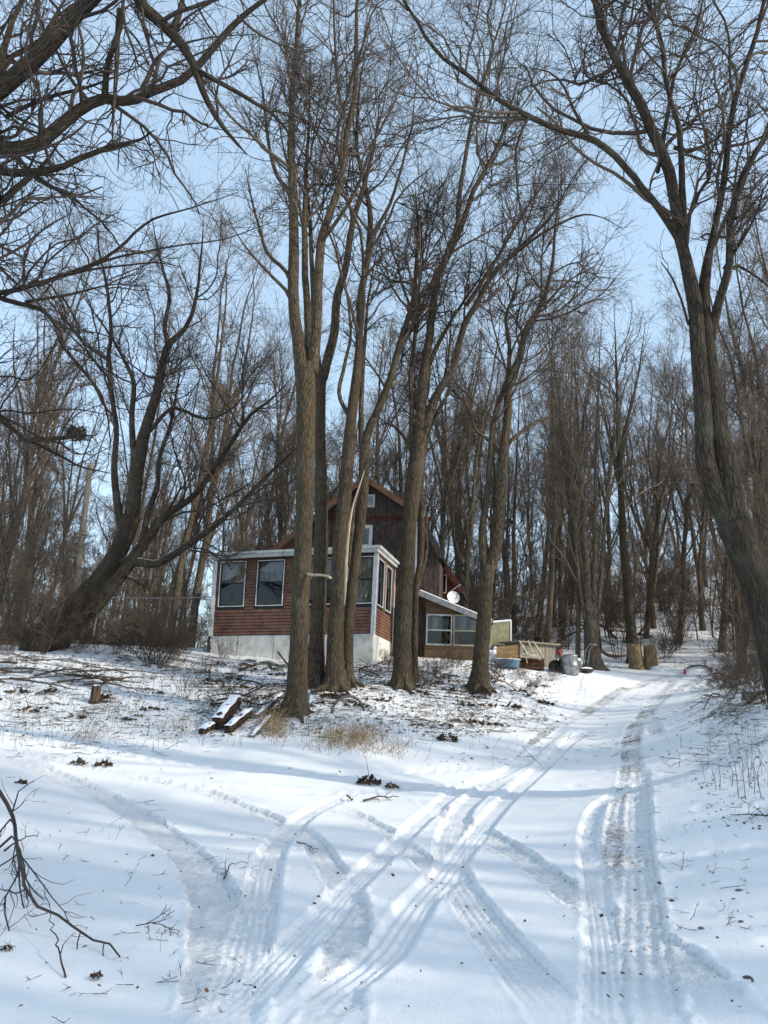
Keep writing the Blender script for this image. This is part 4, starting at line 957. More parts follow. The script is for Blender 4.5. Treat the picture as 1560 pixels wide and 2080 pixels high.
px_tree('tree', 'tree outside the left edge whose thin limbs sweep right and droop at mid height', True, [
    ['w', (-10.2, 12.5, zk, .34), (-10.0, 12.5, 3, .28), (-9.6, 12.6, 6, .24), (-9.2, 12.7, 10, .15), (-9, 12.7, 14, .05)],
    ['w', (-9.7, 12.6, 5.2, .09), W3(-80, 615, 12, .06), W3(0, 595, 12, .05), W3(60, 581, 12, .045), W3(125, 560, 12, .042), W3(200, 530, 12, .036), W3(250, 495, 12, .032), W3(280, 465, 12, .03), W3(320, 440, 12, .026), W3(400, 415, 12, .02), W3(480, 388, 12, .01)],
    ['w', W3(120, 561, 12, .03), W3(180, 542, 12.2, .028), W3(240, 522, 12.4, .025), W3(350, 500, 12.6, .02), W3(450, 485, 12.8, .015), W3(560, 448, 13, .008)],
    ['w', W3(130, 560, 12, .024), W3(210, 543, 11.8, .022), W3(320, 532, 11.6, .018), W3(370, 540, 11.5, .01)],
    ['w', (-9.7, 12.6, 5.0, .09), W3(-70, 600, 12, .06), W3(0, 607, 12, .05), W3(50, 620, 12, .046), W3(85, 628, 12, .042), W3(115, 655, 12, .04), W3(130, 700, 12, .038), W3(165, 745, 12, .036), W3(205, 795, 12, .032), W3(222, 840, 12, .026), W3(232, 900, 12, .014)],
    ['w', W3(50, 612, 12, .03), W3(100, 603, 12.1, .028), W3(150, 595, 12.2, .026), W3(230, 577, 12.4, .02), W3(302, 583, 12.6, .01)],
    ['w', W3(128, 605, 12.2, .022), W3(155, 650, 12.2, .02), W3(165, 690, 12.2, .018), W3(200, 740, 12.2, .014), W3(240, 790, 12.2, .008)],
    ['w', (-9.9, 12.5, 3.2, .08), W3(-60, 830, 12.5, .05), W3(0, 862, 12.5, .04), W3(50, 897, 12.5, .036), W3(115, 930, 12.5, .032), W3(165, 955, 12.5, .026), W3(222, 967, 12.5, .012)],
    ['w', W3(40, 893, 12.5, .036), W3(80, 893, 12.4, .05), W3(130, 888, 12.3, .05), W3(200, 884, 12.2, .04)],
    ['w', W3(112, 928, 12.5, .018), W3(125, 880, 12.4, .016), W3(150, 840, 12.3, .012), W3(170, 815, 12.2, .008)],
    ['w', (-9.9, 12.5, 3.5, .05), W3(-40, 860, 12.2, .02), W3(0, 820, 12.2, .018), W3(30, 780, 12.2, .015), W3(55, 725, 12.2, .012), W3(75, 680, 12.2, .009)],
    ['w', (-9.8, 12.5, 4.2, .05), W3(-40, 850, 12.6, .02), W3(60, 838, 12.6, .017), W3(150, 830, 12.6, .014), W3(250, 850, 12.6, .008)],
    ['w', (-9.8, 12.5, 4.4, .05), W3(-40, 780, 12.6, .02), W3(60, 770, 12.6, .017), W3(110, 700, 12.6, .014), W3(125, 640, 12.6, .008)],
    ['w', (-9.6, 12.6, 6.2, .06), W3(-60, 500, 12.8, .03), W3(40, 440, 12.9, .024), W3(110, 400, 13, .018), W3(220, 405, 13.1, .01)],
], 12, M['bark_b'], M['twig_dark'], (8, 6, 6), t0=.25, lf=.26, ang=.75, up=.05, sub=(0,), wig=.2, ext=False, lmax=1.6, rt=.0035)
px_tree('tree', 'dark flared multi-stemmed tree at the top of the drive, left of the broken stumps', True, [
    [(1206, 1364, 48), (1204, 1340, 35), (1201, 1300, 30), (1199, 1260, 28)],
    [(1197, 1270, 18), (1193, 1180, 15), (1187, 1080, 12), (1180, 950, 9), (1173, 800, 6), (1166, 650, 4)],
    [(1204, 1270, 16), (1207, 1180, 13), (1209, 1080, 11), (1211, 950, 8), (1216, 780, 5), (1226, 620, 4)],
    [(1199, 1310, 10), (1184, 1230, 9), (1172, 1130, 8), (1163, 1000, 6), (1152, 850, 3)],
    [(1208, 1300, 12), (1219, 1200, 11), (1228, 1080, 9), (1240, 940, 7), (1260, 780, 4)],
], 32.5, M['bark_c'], M['twig_bg'], (10, 5, 3), t0=.25, lf=.26, ang=.55, sub=(0,), flare=1.5, rt=.007)
px_tree('tree', 'straight tall tree rising just behind the left broken stump', True, [
    [(1290, 1345, 30), (1282, 1280, 22), (1275, 1200, 20), (1263, 1050, 16), (1256, 900, 12), (1251, 750, 7), (1246, 620, 3)],
    [(1258, 930, 9), (1275, 850, 8), (1295, 760, 6), (1310, 650, 3)],
    [(1262, 1010, 8), (1245, 930, 7), (1225, 830, 5), (1210, 740, 3)],
], 36.5, M['bark_a'], M['twig_bg'], (14, 5, 3), t0=.35, lf=.2, ang=.55, rt=.007)
# bird nest lodged on the dead limb
nc = at(155, 884, 12.3); m_ = MB(); n = 150
a = rng.uniform(0, 6.28, n); rr_ = rng.uniform(.05, .17, n); zz_ = rng.uniform(-.09, .1, n)
P0 = nc + np.stack([np.cos(a) * rr_, np.sin(a) * rr_, zz_ + rr_ * .3], -1); dd_ = norm(np.stack([-np.sin(a), np.cos(a), rng.normal(0, .5, n)], -1) + rng.normal(0, .3, (n, 3)))
Pn = np.stack([P0 - dd_ * .11, P0 + rng.normal(0, .015, (n, 3)), P0 + dd_ * .11], 1); V, q, b_ = tubes(Pn, np.full((n, 3), .007), 3); m_.add(V, q, (), b_)
tag(m_.build('bird_nest', M['deadwood']), 'ragged dark twig nest lodged on the dead limb at the left', 'nest')
print('near trees', time.time() - T0)

# ================================================================== WOOD BEHIND (individual trees copied from kinds)
def proto_tree(H, nst, fork, spread, seed, lean=.03, n=(58, 11, 12), r0=None):
    global rng
    rng = np.random.default_rng(seed)
    r0 = r0 or H * .0092
    stems = []; K = 30
    fz = H * fork
    def stem(p, d, L, r, K=30, up=.05, wig=.035, end=.08):
        pts = [np.array(p, float)]; d = norm(np.array(d, float))
        for k in range(K - 1):
            d = norm(d + rng.normal(size=3) * wig + np.array([0, 0, up])); pts.append(pts[-1] + d * L / (K - 1))
        return np.array(pts), r * np.linspace(1, end, K) ** .85
    P, r = stem((0, 0, -.4), (rng.normal() * lean, rng.normal() * lean, 1), H * (1 if nst == 1 else fork + .03) + .4, r0, end=.06 if nst == 1 else .78)
    r = r * (1 + .4 * np.exp(-np.linspace(0, 1, K) * 18)); stems.append((P, r))
    for k in range(nst if nst > 1 else 0):
        a = k * 2 * math.pi / nst + rng.uniform(-.4, .4); i = rng.integers(K - 5, K - 1)
        stems.append(stem(P[i], (math.cos(a) * spread, math.sin(a) * spread, 1), H * (1 - fork) * rng.uniform(.85, 1.08), r[i] * .72, end=.07, wig=.05))
    for k in range(4):
        a = rng.uniform(0, 6.28); i = rng.integers(int(K * .55), K - 3) if nst == 1 else rng.integers(int(K * .5), K - 3)
        stems.append(stem(P[i], (math.cos(a) * .75, math.sin(a) * .75, 1), H * rng.uniform(.2, .38), r[i] * .42, end=.1, wig=.07))
    tb = MB()
    for k, (P, r) in enumerate(stems): tb.tube(P, r, 8 if k == 0 else 6, True, .05 if k == 0 else 0)
    me_t = raw_mesh('trunk', np.concatenate(tb.v), [np.concatenate(tb.q), np.concatenate(tb.t)], M['bark_c'], True, {'bark': ('FLOAT_VECTOR', np.concatenate(tb.b))})
    C_ = Crown(); up_ = stems if nst == 1 else stems[1:]
    Pm = np.stack([resample(P, r, 28)[0] for P, r in up_]); Rm = np.stack([resample(P, r, 28)[1] for P, r in up_])
    m1 = max(4, int(n[0] / len(up_) * 1.0))
    P1, R1 = grow(Pm, Rm, m1, .3 if nst == 1 else .12, .97, .27, .62, .11, .12, 9, .55, 1.4, .012, 5, lref=8, tap=.35); C_.add(P1, R1, 4)
    P2, R2 = grow(P1, R1, n[1], .15, .97, .5, .7, .05, .15, 5, .6, .5, .0085, lref=2.8, tap=.4); C_.add(P2, R2, 3)
    P3, R3 = grow(P2, R2, n[2], .1, 1, .65, .75, .03, .2, 3, .65, .3, .0062, lref=1.3, tap=.4); C_.add(P3, R3, 3)
    me_c = raw_mesh('crown', np.concatenate(C_.mb.v), [np.concatenate(C_.mb.q)], M['twig_bg'], True)
    return me_t, me_c
PROTO = [proto_tree(21, 1, .5, .3, 11), proto_tree(23, 3, .38, .22, 12), proto_tree(20, 2, .30, .2, 13), proto_tree(24, 1, .5, .3, 14),
         proto_tree(22, 4, .45, .25, 15), proto_tree(18, 2, .5, .3, 16, .07), proto_tree(22, 3, .18, .25, 17)]
rng = np.random.default_rng(99)
ZONES = {
    'left': ('bare tree of the wood beyond the leaning tree and fence at the left', 'bare trees in the left wood'),
    'mid': ('tall bare tree of the wood directly behind the house', 'bare trees behind the house'),
    'right': ('bare tree standing on the snowy slope beyond the top of the drive', 'bare trees on the right slope'),
    'far': ('distant bare tree high at the back of the wooded slope', 'distant bare trees at the back'),
}
def plant_tree(k, x, y, sc, zone, rz=None, wide=1.0):
    lab, grp = ZONES[zone]; me_t, me_c = PROTO[k]
    kd = ('straight', 'three-stemmed', 'forked', 'straight', 'many-stemmed', 'short forked', 'low-forking')[k]
    lab = kd + ' ' + lab; grp = kd + ' ' + grp
    t = thing('bare_tree', lab, 'tree', (x, y, tz(x, y)), grp)
    t.rotation_euler = (rng.normal(0, .03), rng.normal(0, .03), rng.uniform(0, 6.28) if rz is None else rz); t.scale = (sc * wide, sc * wide, sc)
    link('trunk', me_t, t); c = link('crown', me_c, t); c['kind'] = 'stuff'
    return t
placed = []
def okspot(x, y, d):
    for (a, b) in placed:
        if (a - x) ** 2 + (b - y) ** 2 < d * d: return False
    # keep the house and the drive clear
    if -9.5 < x < 6 and 24 < y < 39.5: return False
    if abs(x - np.interp(y, [15, 27, 34, 44], [3.2, 8.4, 12.5, 16])) < 3.0 and y < 44: return False
    placed.append((x, y)); return True
# trees that can be picked out in the photograph: (u of the base, distance, kind, scale)
for (u, Y, k, sc, zn) in [(1160, 45, 0, .9, 'right'), (1335, 44, 5, 1.0, 'right'), (1405, 42, 5, .95, 'right'), (1455, 46, 0, .95, 'right'),
                      (1490, 38, 3, .9, 'right'), (1255, 48, 4, .9, 'right'), (1105, 42, 3, .9, 'right'), (1545, 40, 6, .9, 'right'), (1060, 47, 0, .95, 'mid'), (395, 34, 1, .95, 'left'), (350, 31, 0, .95, 'left'), (45, 33, 1, .8, 'left'), (330, 44, 4, .95, 'left'),
                      (480, 42, 3, 1.0, 'mid'), (545, 41, 2, 1.0, 'mid'), (570, 46, 1, 1.0, 'mid'), (790, 42, 0, 1.05, 'mid'), (900, 43, 4, 1.0, 'mid'), (955, 41, 1, 1.0, 'mid'), (1010, 52, 6, .95, 'mid'), (850, 47, 3, 1.0, 'mid'), (690, 44, 6, .95, 'mid')]:
    x = (u - 780) / F * Y * .97 + .043 * 0; placed.append((x, Y)); plant_tree(k, x, Y, sc * .92, zn)
cnt = 0
while cnt < 150:
    y = 29 + 75 * rng.uniform() ** 1.25; x = rng.uniform(-.66, .68) * y
    if not okspot(x, y, 2.0 + .01 * y): continue
    zone = 'far' if y > 72 else ('left' if x < -.2 * y else ('mid' if x < .17 * y else 'right'))
    hs = 1.0 if x > -.25 * y else .86
    plant_tree(int(rng.integers(0, 7)), x, y, hs * rng.uniform(.72, 1.02), zone, None, rng.uniform(.65, 1.12)); cnt += 1
# trees of the same wood beyond the right edge and behind the viewer, shading the drive
ZONES['side'] = ('bare tree outside the right edge, throwing dappled shade over the drive', 'bare trees outside the right edge')
for (x, y, k, sc) in SHADE:
    plant_tree(k, x, y, sc, 'side')
print('wood', time.time() - T0)

# saplings and undergrowth
def proto_shrub(h, ns, seed, spread=.5, n2=6, n3=6, r=.012):
    global rng
    rng = np.random.default_rng(seed); P0 = []; K = 8
    for k in range(ns):
        a = rng.uniform(0, 6.28); d = norm(np.array([math.cos(a) * spread * rng.uniform(.2, 1.2), math.sin(a) * spread * rng.uniform(.2, 1.2), 1])); p = np.array([math.cos(a), math.sin(a), 0]) * rng.uniform(0, .15) + np.array([0, 0, -.1]); pts = [p]
        L = h * rng.uniform(.6, 1.1)
        for i in range(K - 1): d = norm(d + rng.normal(size=3) * .12 + np.array([0, 0, .01])); p = p + d * L / (K - 1); pts.append(p)
        P0.append(pts)
    P0 = np.array(P0); R0 = np.full((ns, 1), r) * rng.uniform(.7, 1.3, (ns, 1)) * np.linspace(1, .35, K)[None]
    C_ = Crown().add(P0, R0, 4)
    P1, R1 = grow(P0, R0, n2, .2, 1, .42, .7, .05, .2, 5, .6, .2, .005); C_.add(P1, R1, 3)
    P2, R2 = grow(P1, R1, n3, .1, 1, .55, .75, .02, .25, 3, .6, .12, .004); C_.add(P2, R2, 3)
    return raw_mesh('shrub', np.concatenate(C_.mb.v), [np.concatenate(C_.mb.q)], M['shrub'], True)
SHR = [proto_shrub(2.8, 13, 21, .6, 9, 9), proto_shrub(3.8, 9, 22, .4, 11, 9, .015), proto_shrub(1.6, 20, 23, .8, 8, 7, .008), proto_shrub(5.5, 4, 24, .22, 16, 11, .024), proto_shrub(2.4, 16, 25, 1.1, 10, 8, .009)]
def proto_sapling(H, seed):
    global rng
    rng = np.random.default_rng(seed); K = 16; p = np.array([0, 0, -.2]); d = norm(np.array([rng.normal() * .08, rng.normal() * .08, 1])); pts = [p]
    for i in range(K - 1): d = norm(d + rng.normal(size=3) * .05 + np.array([0, 0, .02])); p = p + d * (H + .2) / (K - 1); pts.append(p)
    P = np.array([pts]); Rr = H * .0065 * np.linspace(1, .15, K)[None]
    mt = MB().tube(P[0], Rr[0], 6, True, .04); me_t = raw_mesh('trunk', np.concatenate(mt.v), [np.concatenate(mt.q), np.concatenate(mt.t)], M['bark_c'], True, {'bark': ('FLOAT_VECTOR', np.concatenate(mt.b))})
    C_ = Crown(); P1, R1 = grow(P, Rr, 26, .12, .97, .24, .85, .05, .14, 7, .5, .6, .008, lref=None, tap=.5); C_.add(P1, R1, 4)
    P2, R2 = grow(P1, R1, 9, .15, 1, .5, .7, .03, .2, 4, .6, .3, .006); C_.add(P2, R2, 3)
    P3, R3 = grow(P2, R2, 6, .1, 1, .6, .7, .02, .2, 3, .65, .2, .005); C_.add(P3, R3, 3)
    return me_t, raw_mesh('crown', np.concatenate(C_.mb.v), [np.concatenate(C_.mb.q)], M['twig_bg'], True)
SAP = [proto_sapling(8, 31), proto_sapling(10, 32), proto_sapling(6, 33), proto_sapling(9, 34)]
rng = np.random.default_rng(41); cnt = 0
while cnt < 210:
    y = 27 + 42 * rng.uniform() ** 1.1; x = rng.uniform(-.62, .64) * y
    if -9.5 < x < 6.5 and 24 < y < 39: continue
    if abs(x - np.interp(y, [15, 27, 34, 44], [3.2, 8.4, 12.5, 16])) < 3.2 and y < 37: continue
    if -.1 * y < x < .22 * y and y < 33: continue
    if .36 * y < x < .475 * y and y < 36: continue
    k = int(rng.integers(0, 4)); lf_ = x < 0
    t = thing('sapling', 'slim bare sapling among the brush of the left wood' if lf_ else 'slim bare sapling among the brush on the right slope', 'sapling', (x, y, tz(x, y)), 'saplings in the left wood' if lf_ else 'saplings on the right slope')
    kd = ('tall ', 'very tall ', 'short ', 'crooked ')[k]; t['label'] = kd + t['label']; t['group'] = kd + t['group']
    t.rotation_euler = (rng.normal(0, .07), rng.normal(0, .07), rng.uniform(0, 6.28)); s_ = rng.uniform(.6, 1.15); t.scale = (s_, s_, s_)
    link('trunk', SAP[k][0], t); link('crown', SAP[k][1], t)['kind'] = 'stuff'; cnt += 1
rng = np.random.default_rng(5)
def plant_shrub(k, x, y, sc, lab, grp):
    kd = ('upright ', 'tall ', 'low dense ', 'very tall whippy ', 'wide spreading ')[k] if 'tangled bare brush' in lab else ''
    lab = kd + lab; grp = kd + grp
    o = link('bare_shrub', SHR[k]); o.location = (x, y, tz(x, y)); o.rotation_euler = (0, 0, rng.uniform(0, 6.28)); o.scale = (sc, sc, sc); tag(o, lab, 'shrub', grp); return o
cnt = 0
while cnt < 250:
    y = rng.uniform(26.5, 66); x = rng.uniform(-.62, .66) * y
    if -9.5 < x < 6.5 and 24 < y < 39: continue
    if abs(x - np.interp(y, [15, 27, 34, 44], [3.2, 8.4, 12.5, 16])) < 3.4 and y < 37: continue
    if -.1 * y < x < .22 * y and y < 33: continue
    if .36 * y < x < .475 * y and y < 36: continue
    if x < -8 and y < 31: continue
    if x < 0: plant_shrub(int(rng.choice([0, 0, 2, 4, 1, 3])), x, y, rng.uniform(.7, 1.15), 'tangled bare brush growing under the trees of the left wood', 'bare brush in the left wood')
    else: plant_shrub(int(rng.choice([0, 1, 2, 4, 4, 3])), x, y, rng.uniform(.85, 1.7), 'tangled bare brush growing on the slope behind the drive and lean-to', 'bare brush on the right slope')
    cnt += 1
def row(L, lab, grp):
    for (u, v, k, sc) in L:
        p = gp(u, v); plant_shrub(k, p[0], p[1], sc, lab, grp)
row([(float(u_), 1318 + 14 * float(rng.uniform()), int(rng.choice([0, 4, 4, 2, 1])), float(rng.uniform(.4, .85))) for u_ in np.linspace(-25, 418, 13)], 'tangled brown brush along the crest of the bank at the left', 'brush on the left bank')
for u_ in np.linspace(40, 290, 4):
    x_ = (u_ - 780) / F * 25.2; plant_shrub(int(rng.choice([0, 4, 1])), x_, 25.2 + float(rng.uniform(-.6, .8)), float(rng.uniform(.55, .95)), 'brown brush tangled round the foot of the leaning tree', 'brush round the leaning tree')
row([(375, 1420, 0, .55), (462, 1440, 1, .4), (1080, 1405, 2, .45), (870, 1385, 2, .5), (890, 1370, 4, .45), (925, 1360, 2, .5), (860, 1400, 4, .4), (785, 1350, 2, .5), (452, 1350, 0, .4), (1010, 1370, 2, .5), (905, 1350, 0, .5), (1120, 1385, 4, .3), (1060, 1385, 2, .4)], 'small bare bush poking through the snow on the mound by the house', 'small bushes on the mound')
row([(1530, 1400, 4, .7), (1500, 1410, 2, .7), (1555, 1425, 0, .6), (1485, 1425, 4, .45), (1540, 1385, 0, .7), (1505, 1390, 2, .8), (1470, 1395, 2, .6), (1570, 1440, 4, .6)], 'brambly bare bush piled against the foot of the right bank', 'brambles on the right bank')
o = [plant_shrub(2, *gp(318, 1350)[:2], 1.35, '', 'dark thorn bushes'), plant_shrub(4, *gp(300, 1345)[:2], 1.2, '', 'dark thorn bushes'), plant_shrub(2, *gp(335, 1348)[:2], 1.1, '', 'dark thorn bushes')]
for s_ in o: s_['label'] = 'dark dense thorn bush on the bank left of the porch'
print('shrubs', time.time() - T0)

# ================================================================== THINGS LYING ABOUT
def hug(u, v, dz=0.0): p = gp(u, v); p[2] += dz; return p
# utility pole
pb = at(150, 1236, 31); pt = at(184, 945, 31); pb[2] = tz(pb[0], pb[1]) - .3
pole = thing('utility_pole', 'weathered grey utility pole leaning behind the leaning tree at the left', 'utility pole', pb)
pt2 = pt
MB().tube([pb, pb * .5 + pt2 * .5, pt2], [.15, .135, .115], 12).build('shaft', M['polewood'], pole, True)
b_ = at(171, 1085, 31); MB().tube([b_ - ZZ * .05, b_ + ZZ * .05], .14, 12).build('band', M['steel'], pole, True)
b_ = at(168, 1108, 31); MB().tube([b_ - ZZ * .03, b_ + ZZ * .03], .145, 12).box(b_ + hn * .15, .12, .06, .16).build('bracket', M['steel'], pole)

# chain link fence left of the porch
fence = thing('chain_link_fence', 'rusting chain-link fence with a long top rail left of the porch', 'fence', at(330, 1300, 28))
fx = [(205, 1213), (326, 1215), (432, 1213)]; FY = [29, 28.2, 27.5]
tops = [at(u, v, Y) for (u, v), Y in zip(fx, FY)]
MB().tube(tops, .022, 6).build('top_rail', M['steel'], fence)
for k, p in enumerate(tops):
    g = p.copy(); g[2] = tz(p[0], p[1]) - .2
    if k == 0: g = g + np.array([-.15, 0, 0])
    MB().tube([g, p + ZZ * .05], .028, 6).build('post', M['steel'], fence)
m_ = MB(); Pw = []
for k in range(2):
    a, b = tops[k], tops[k + 1]; L = np.linalg.norm(b - a); h = a[2] - tz(a[0], a[1]); n = int(L / .16)
    for i in range(-int(h / .16), n):
        for sg in (1, -1):
            t0_ = i / n; t1_ = t0_ + h / L; z0_, z1_ = (0, h) if sg > 0 else (h, 0)
            c0, c1 = max(t0_, 0), min(t1_, 1)
            if c1 <= c0: continue
            f0 = (c0 - t0_) / (t1_ - t0_); f1 = (c1 - t0_) / (t1_ - t0_)
            Pw.append([a + (b - a) * c0 - ZZ * (h - (z0_ + (z1_ - z0_) * f0)), a + (b - a) * c1 - ZZ * (h - (z0_ + (z1_ - z0_) * f1))])
Pw = np.array(Pw); V, q, bk = tubes(Pw, np.full(Pw.shape[:2], .0035), 3); m_.add(V, q).build('wire_mesh', M['steel'], fence, kind='stuff')

# cut post stump, stumps at the end of the drive
def stump(p, r, h, label, m='stumpwood', grp=None, lean=0.0):
    m_ = MB(); S = 18; a = np.arange(S) * 2 * math.pi / S; V = []; prof = [(1.35, -.15), (1.22, 0), (1.06, .15), (1.0, .45), (.97, .8), (.94, 1.0)]
    for (k, z) in prof:
        rr_ = r * k * (1 + .16 * fbm(np.cos(a) * 1.5 + p[0], np.sin(a) * 1.5 + p[1] + z * .6, 4, 3)); zz_ = np.full(S, z * h)
        if z == 1.0: zz_ = h + .18 * h * fbm(np.cos(a) * 2 + p[0] * 3, np.sin(a) * 2, 14, 3)
        V.append(np.stack([p[0] + np.cos(a) * rr_ + lean * zz_, p[1] + np.sin(a) * rr_, p[2] + zz_], -1))
    V = np.concatenate(V + [np.array([[p[0] + lean * h, p[1], p[2] + h * .9]])])
    q = [(k * S + i, k * S + (i + 1) % S, (k + 1) * S + (i + 1) % S, (k + 1) * S + i) for k in range(5) for i in range(S)]
    m_.add(V, q, [(5 * S + i, 5 * S + (i + 1) % S, 6 * S) for i in range(S)])
    t = thing('stump', label, 'stump', p, grp); m_.build('trunk', M[m], t); return t
p = hug(192, 1428); t = stump(p, .12, .42, 'short cut post stump standing in the snow below the left bank', 'postwood')
MB().lathe(p + ZZ * .4, [(.02, .035), (.08, .03), (.11, .0)], 10).build('snow_cap', M['snowcap'], t, True)
stump(hug(1294, 1359), .33, 1.15, 'left of two broken stumps at the top of the drive, dark on its left side', lean=-.1)
t = stump(hug(1323, 1360), .31, 1.1, 'right of two broken stumps at the top of the drive, snow at its foot')
MB().lathe(hug(1335, 1362), [(.35, -.05), (.3, .1), (.15, .18), (.01, .2)], 12).build('snow_heap', M['snowcap'], t, True)

# old beams under snow beside the foremost trunk
def beam(name, lab, a, b, w_, h_, m='rotten', snow=True, grp=None, cat='beam'):
    a = np.array(a); b = np.array(b); t = thing(name, lab, cat, a, grp); d = norm(b - a); sd_ = norm(np.cross(d, ZZ)); up_ = np.cross(sd_, d); L = np.linalg.norm(b - a)
    m_ = MB()
    if h_ > .1:
        K = 14; Q = np.array([a + (b - a) * k / (K - 1) + up_ * h_ * .5 for k in range(K)]); rr_ = np.full(K, h_ * .55) * rng.uniform(.85, 1.12, K); rr_[0] *= .8; rr_[-1] *= .75
        m_.tube(Q, rr_, 8, True, .16)
    else:
        n = 6
        for k in range(n):
            c0 = a + (b - a) * k / n; c1 = a + (b - a) * (k + 1) / n; f = 1 + random.uniform(-.1, .1)
            m_.box((c0 + c1) / 2 + up_ * h_ / 2 + sd_ * random.uniform(-.008, .008), L / n + .004, w_ * f, h_ * f, d, sd_, up_)
    m_.build('timber', M[m], t)
    if snow:
        K = 12; s_ = np.linspace(.0, 1, K); V = []
        for i, x in enumerate(s_):
            c = a + (b - a) * x + up_ * (h_ * 1.0); th = .06 * (.6 + .5 * math.sin(i * 1.3 + a[0])) * min(1, x * 6 + .3, (1 - x) * 6 + .3)
            for (e, hh) in ((-.36, -.03), (-.28, .5), (-.1, .9), (.14, .85), (.28, .5), (.36, -.03)): V.append(c + sd_ * e * w_ * rng.uniform(.75, 1.1) + up_ * th * hh * rng.uniform(.8, 1.2))
        q = [(i * 6 + j, i * 6 + j + 1, (i + 1) * 6 + j + 1, (i + 1) * 6 + j) for i in range(K - 1) for j in range(5)]
        MB().add(V, q).build('snow', M['snowcap'], t, True)
    return t
def on(u, v, dz=0): p = hug(u, v); p[2] += dz; return p
beam('beam', 'thick dark snow-topped beam slanting up beside the foremost trunk', on(440, 1484, -.02), on(478, 1446, .12), .36, .30)
beam('beam', 'shorter dark snow-topped beam end lowest in the heap left of the trunk', on(408, 1494, -.02), on(436, 1480, .0), .30, .16)
beam('beam', 'rotten split beam in the middle of the heap left of the trunk', on(462, 1492, -.02), on(508, 1466, .1), .26, .2)
beam('board', 'grey snow-dusted board leaning on the foot of the foremost trunk', on(520, 1462, .05), on(572, 1425, .16), .15, .06, 'polewood', True, cat='board')
beam('board', 'white snow-covered board lying lowest in front of the foremost trunk', on(510, 1500, 0), on(548, 1462, .05), .14, .05, 'polewood', cat='board')
beam('board', 'long thin board leaning against the bottom of the white foundation', on(585, 1358, .05), on(562, 1343, .28), .06, .03, 'deadwood', False, cat='board')
# old hoop half sunk in the snow
hp = hug(707, 1448); m_ = MB(); A = np.linspace(-.15, math.pi + .15, 28); ex = norm(np.array([1, .25, 0])); 
m_.tube([hp + ex * math.cos(a) * .40 + ZZ * (math.sin(a) * .40 - .03) + hb * .05 * math.sin(a) for a in A], .032, 8)
tag(m_.build('bicycle_tyre', M['tyre'], None, True), 'grey wheel hoop half buried upright in the snow right of the foremost trunk', 'tyre')
p = hug(619, 1432); t = thing('pail', 'small blue pail half hidden behind the foot of the foremost trunk', 'pail', p)
MB().lathe(p, [(.001, 0), (.10, 0), (.13, .28), (.14, .285), (.12, .27), (.09, .02)], 16).build('bucket', M['blue'], t, True)
MB().tube([p + np.array([math.cos(a) * .13, 0, .28 + math.sin(a) * .12]) for a in np.linspace(0, math.pi, 10)], .006, 5).build('handle', M['steel'], t)
# flat stones at the foot of the foundation
def rock(p, sx, sy, sz, lab, grp=None, m='stone', name='stone'):
    S, K = 9, 5; V = []; 
    for k in range(K + 1):
        ph = math.pi * k / K
        for i in range(S):
            a = 2 * math.pi * i / S; f = 1 + .35 * float(fbm(np.array([math.cos(a) * 1.3 + p[0] * 3]), np.array([math.sin(a) * 1.3 + ph + p[1]]), 6, 2)[0])
            V.append((p[0] + sx * math.sin(ph) * math.cos(a) * f, p[1] + sy * math.sin(ph) * math.sin(a) * f, p[2] + sz * math.cos(ph) * f))
    q = [(k * S + i, (k + 1) * S + i, (k + 1) * S + (i + 1) % S, k * S + (i + 1) % S) for k in range(K) for i in range(S)]
    o = MB().add(V, q).build(name, M[m]); return tag(o, lab, 'stone', grp)
for (u, v, s_) in [(508, 1347, .20), (522, 1353, .15), (538, 1350, .22), (556, 1354, .18), (575, 1356, .2), (496, 1350, .12), (565, 1362, .16)]:
    rock(hug(u, v, .02), s_, s_ * .7, s_ * .35, 'dark flat stone in the row below the white foundation', 'flat stones below the foundation')
for (u, v, s_) in [(1298, 1722, .028), (1365, 1832, .035), (1502, 1810, .05), (1432, 1760 - 30, .03), (1425, 1888, .032), (1300, 1774, .022), (1290, 1808, .025), (1520, 1996, .04), (1505, 1875, .03), (1400, 1690, .028), (1283, 1690, .02), (1404, 1660, .02), (1340, 1625, .02), (1285, 1753, .02), (1226, 1984, .022), (1265, 1985, .02), (1490, 1828, .025)]:
    s_ *= .75; rock(hug(u, v, .0), s_, s_ * .7, s_ * .4, 'small brown stone lying on the snow at the right of the drive', 'small stones beside the drive')
# concrete block at the right bank
p = hug(1530, 1425); t = thing('block', 'grey concrete block lying in the brambles at the right bank', 'block', p)
m_ = MB(); m_.box(p + ZZ * .10, .40, .2, .2).build('body', M['stone'], t)

# junk beside the lean-to
# white fluffy heap and plywood box
p = at(1003, 1330, 28.2); p[2] = tz(p[0], p[1]); m_ = MB()
for (dx, dz_, r_) in ((-.12, .12, .17), (.12, .15, .16), (0, .34, .17), (.14, .42, .11), (-.13, .38, .11), (.05, .55, .08)):
    m_.lathe(p + np.array([dx, 0, dz_]), [(.001, -r_), (r_ * .7, -r_ * .7), (r_, 0), (r_ * .72, r_ * .68), (.001, r_)], 10)
tag(m_.build('bag_heap', M['snowcap'], None, True), 'knobbly white snow-covered bag heap beside the right end of the lean-to', 'bag')
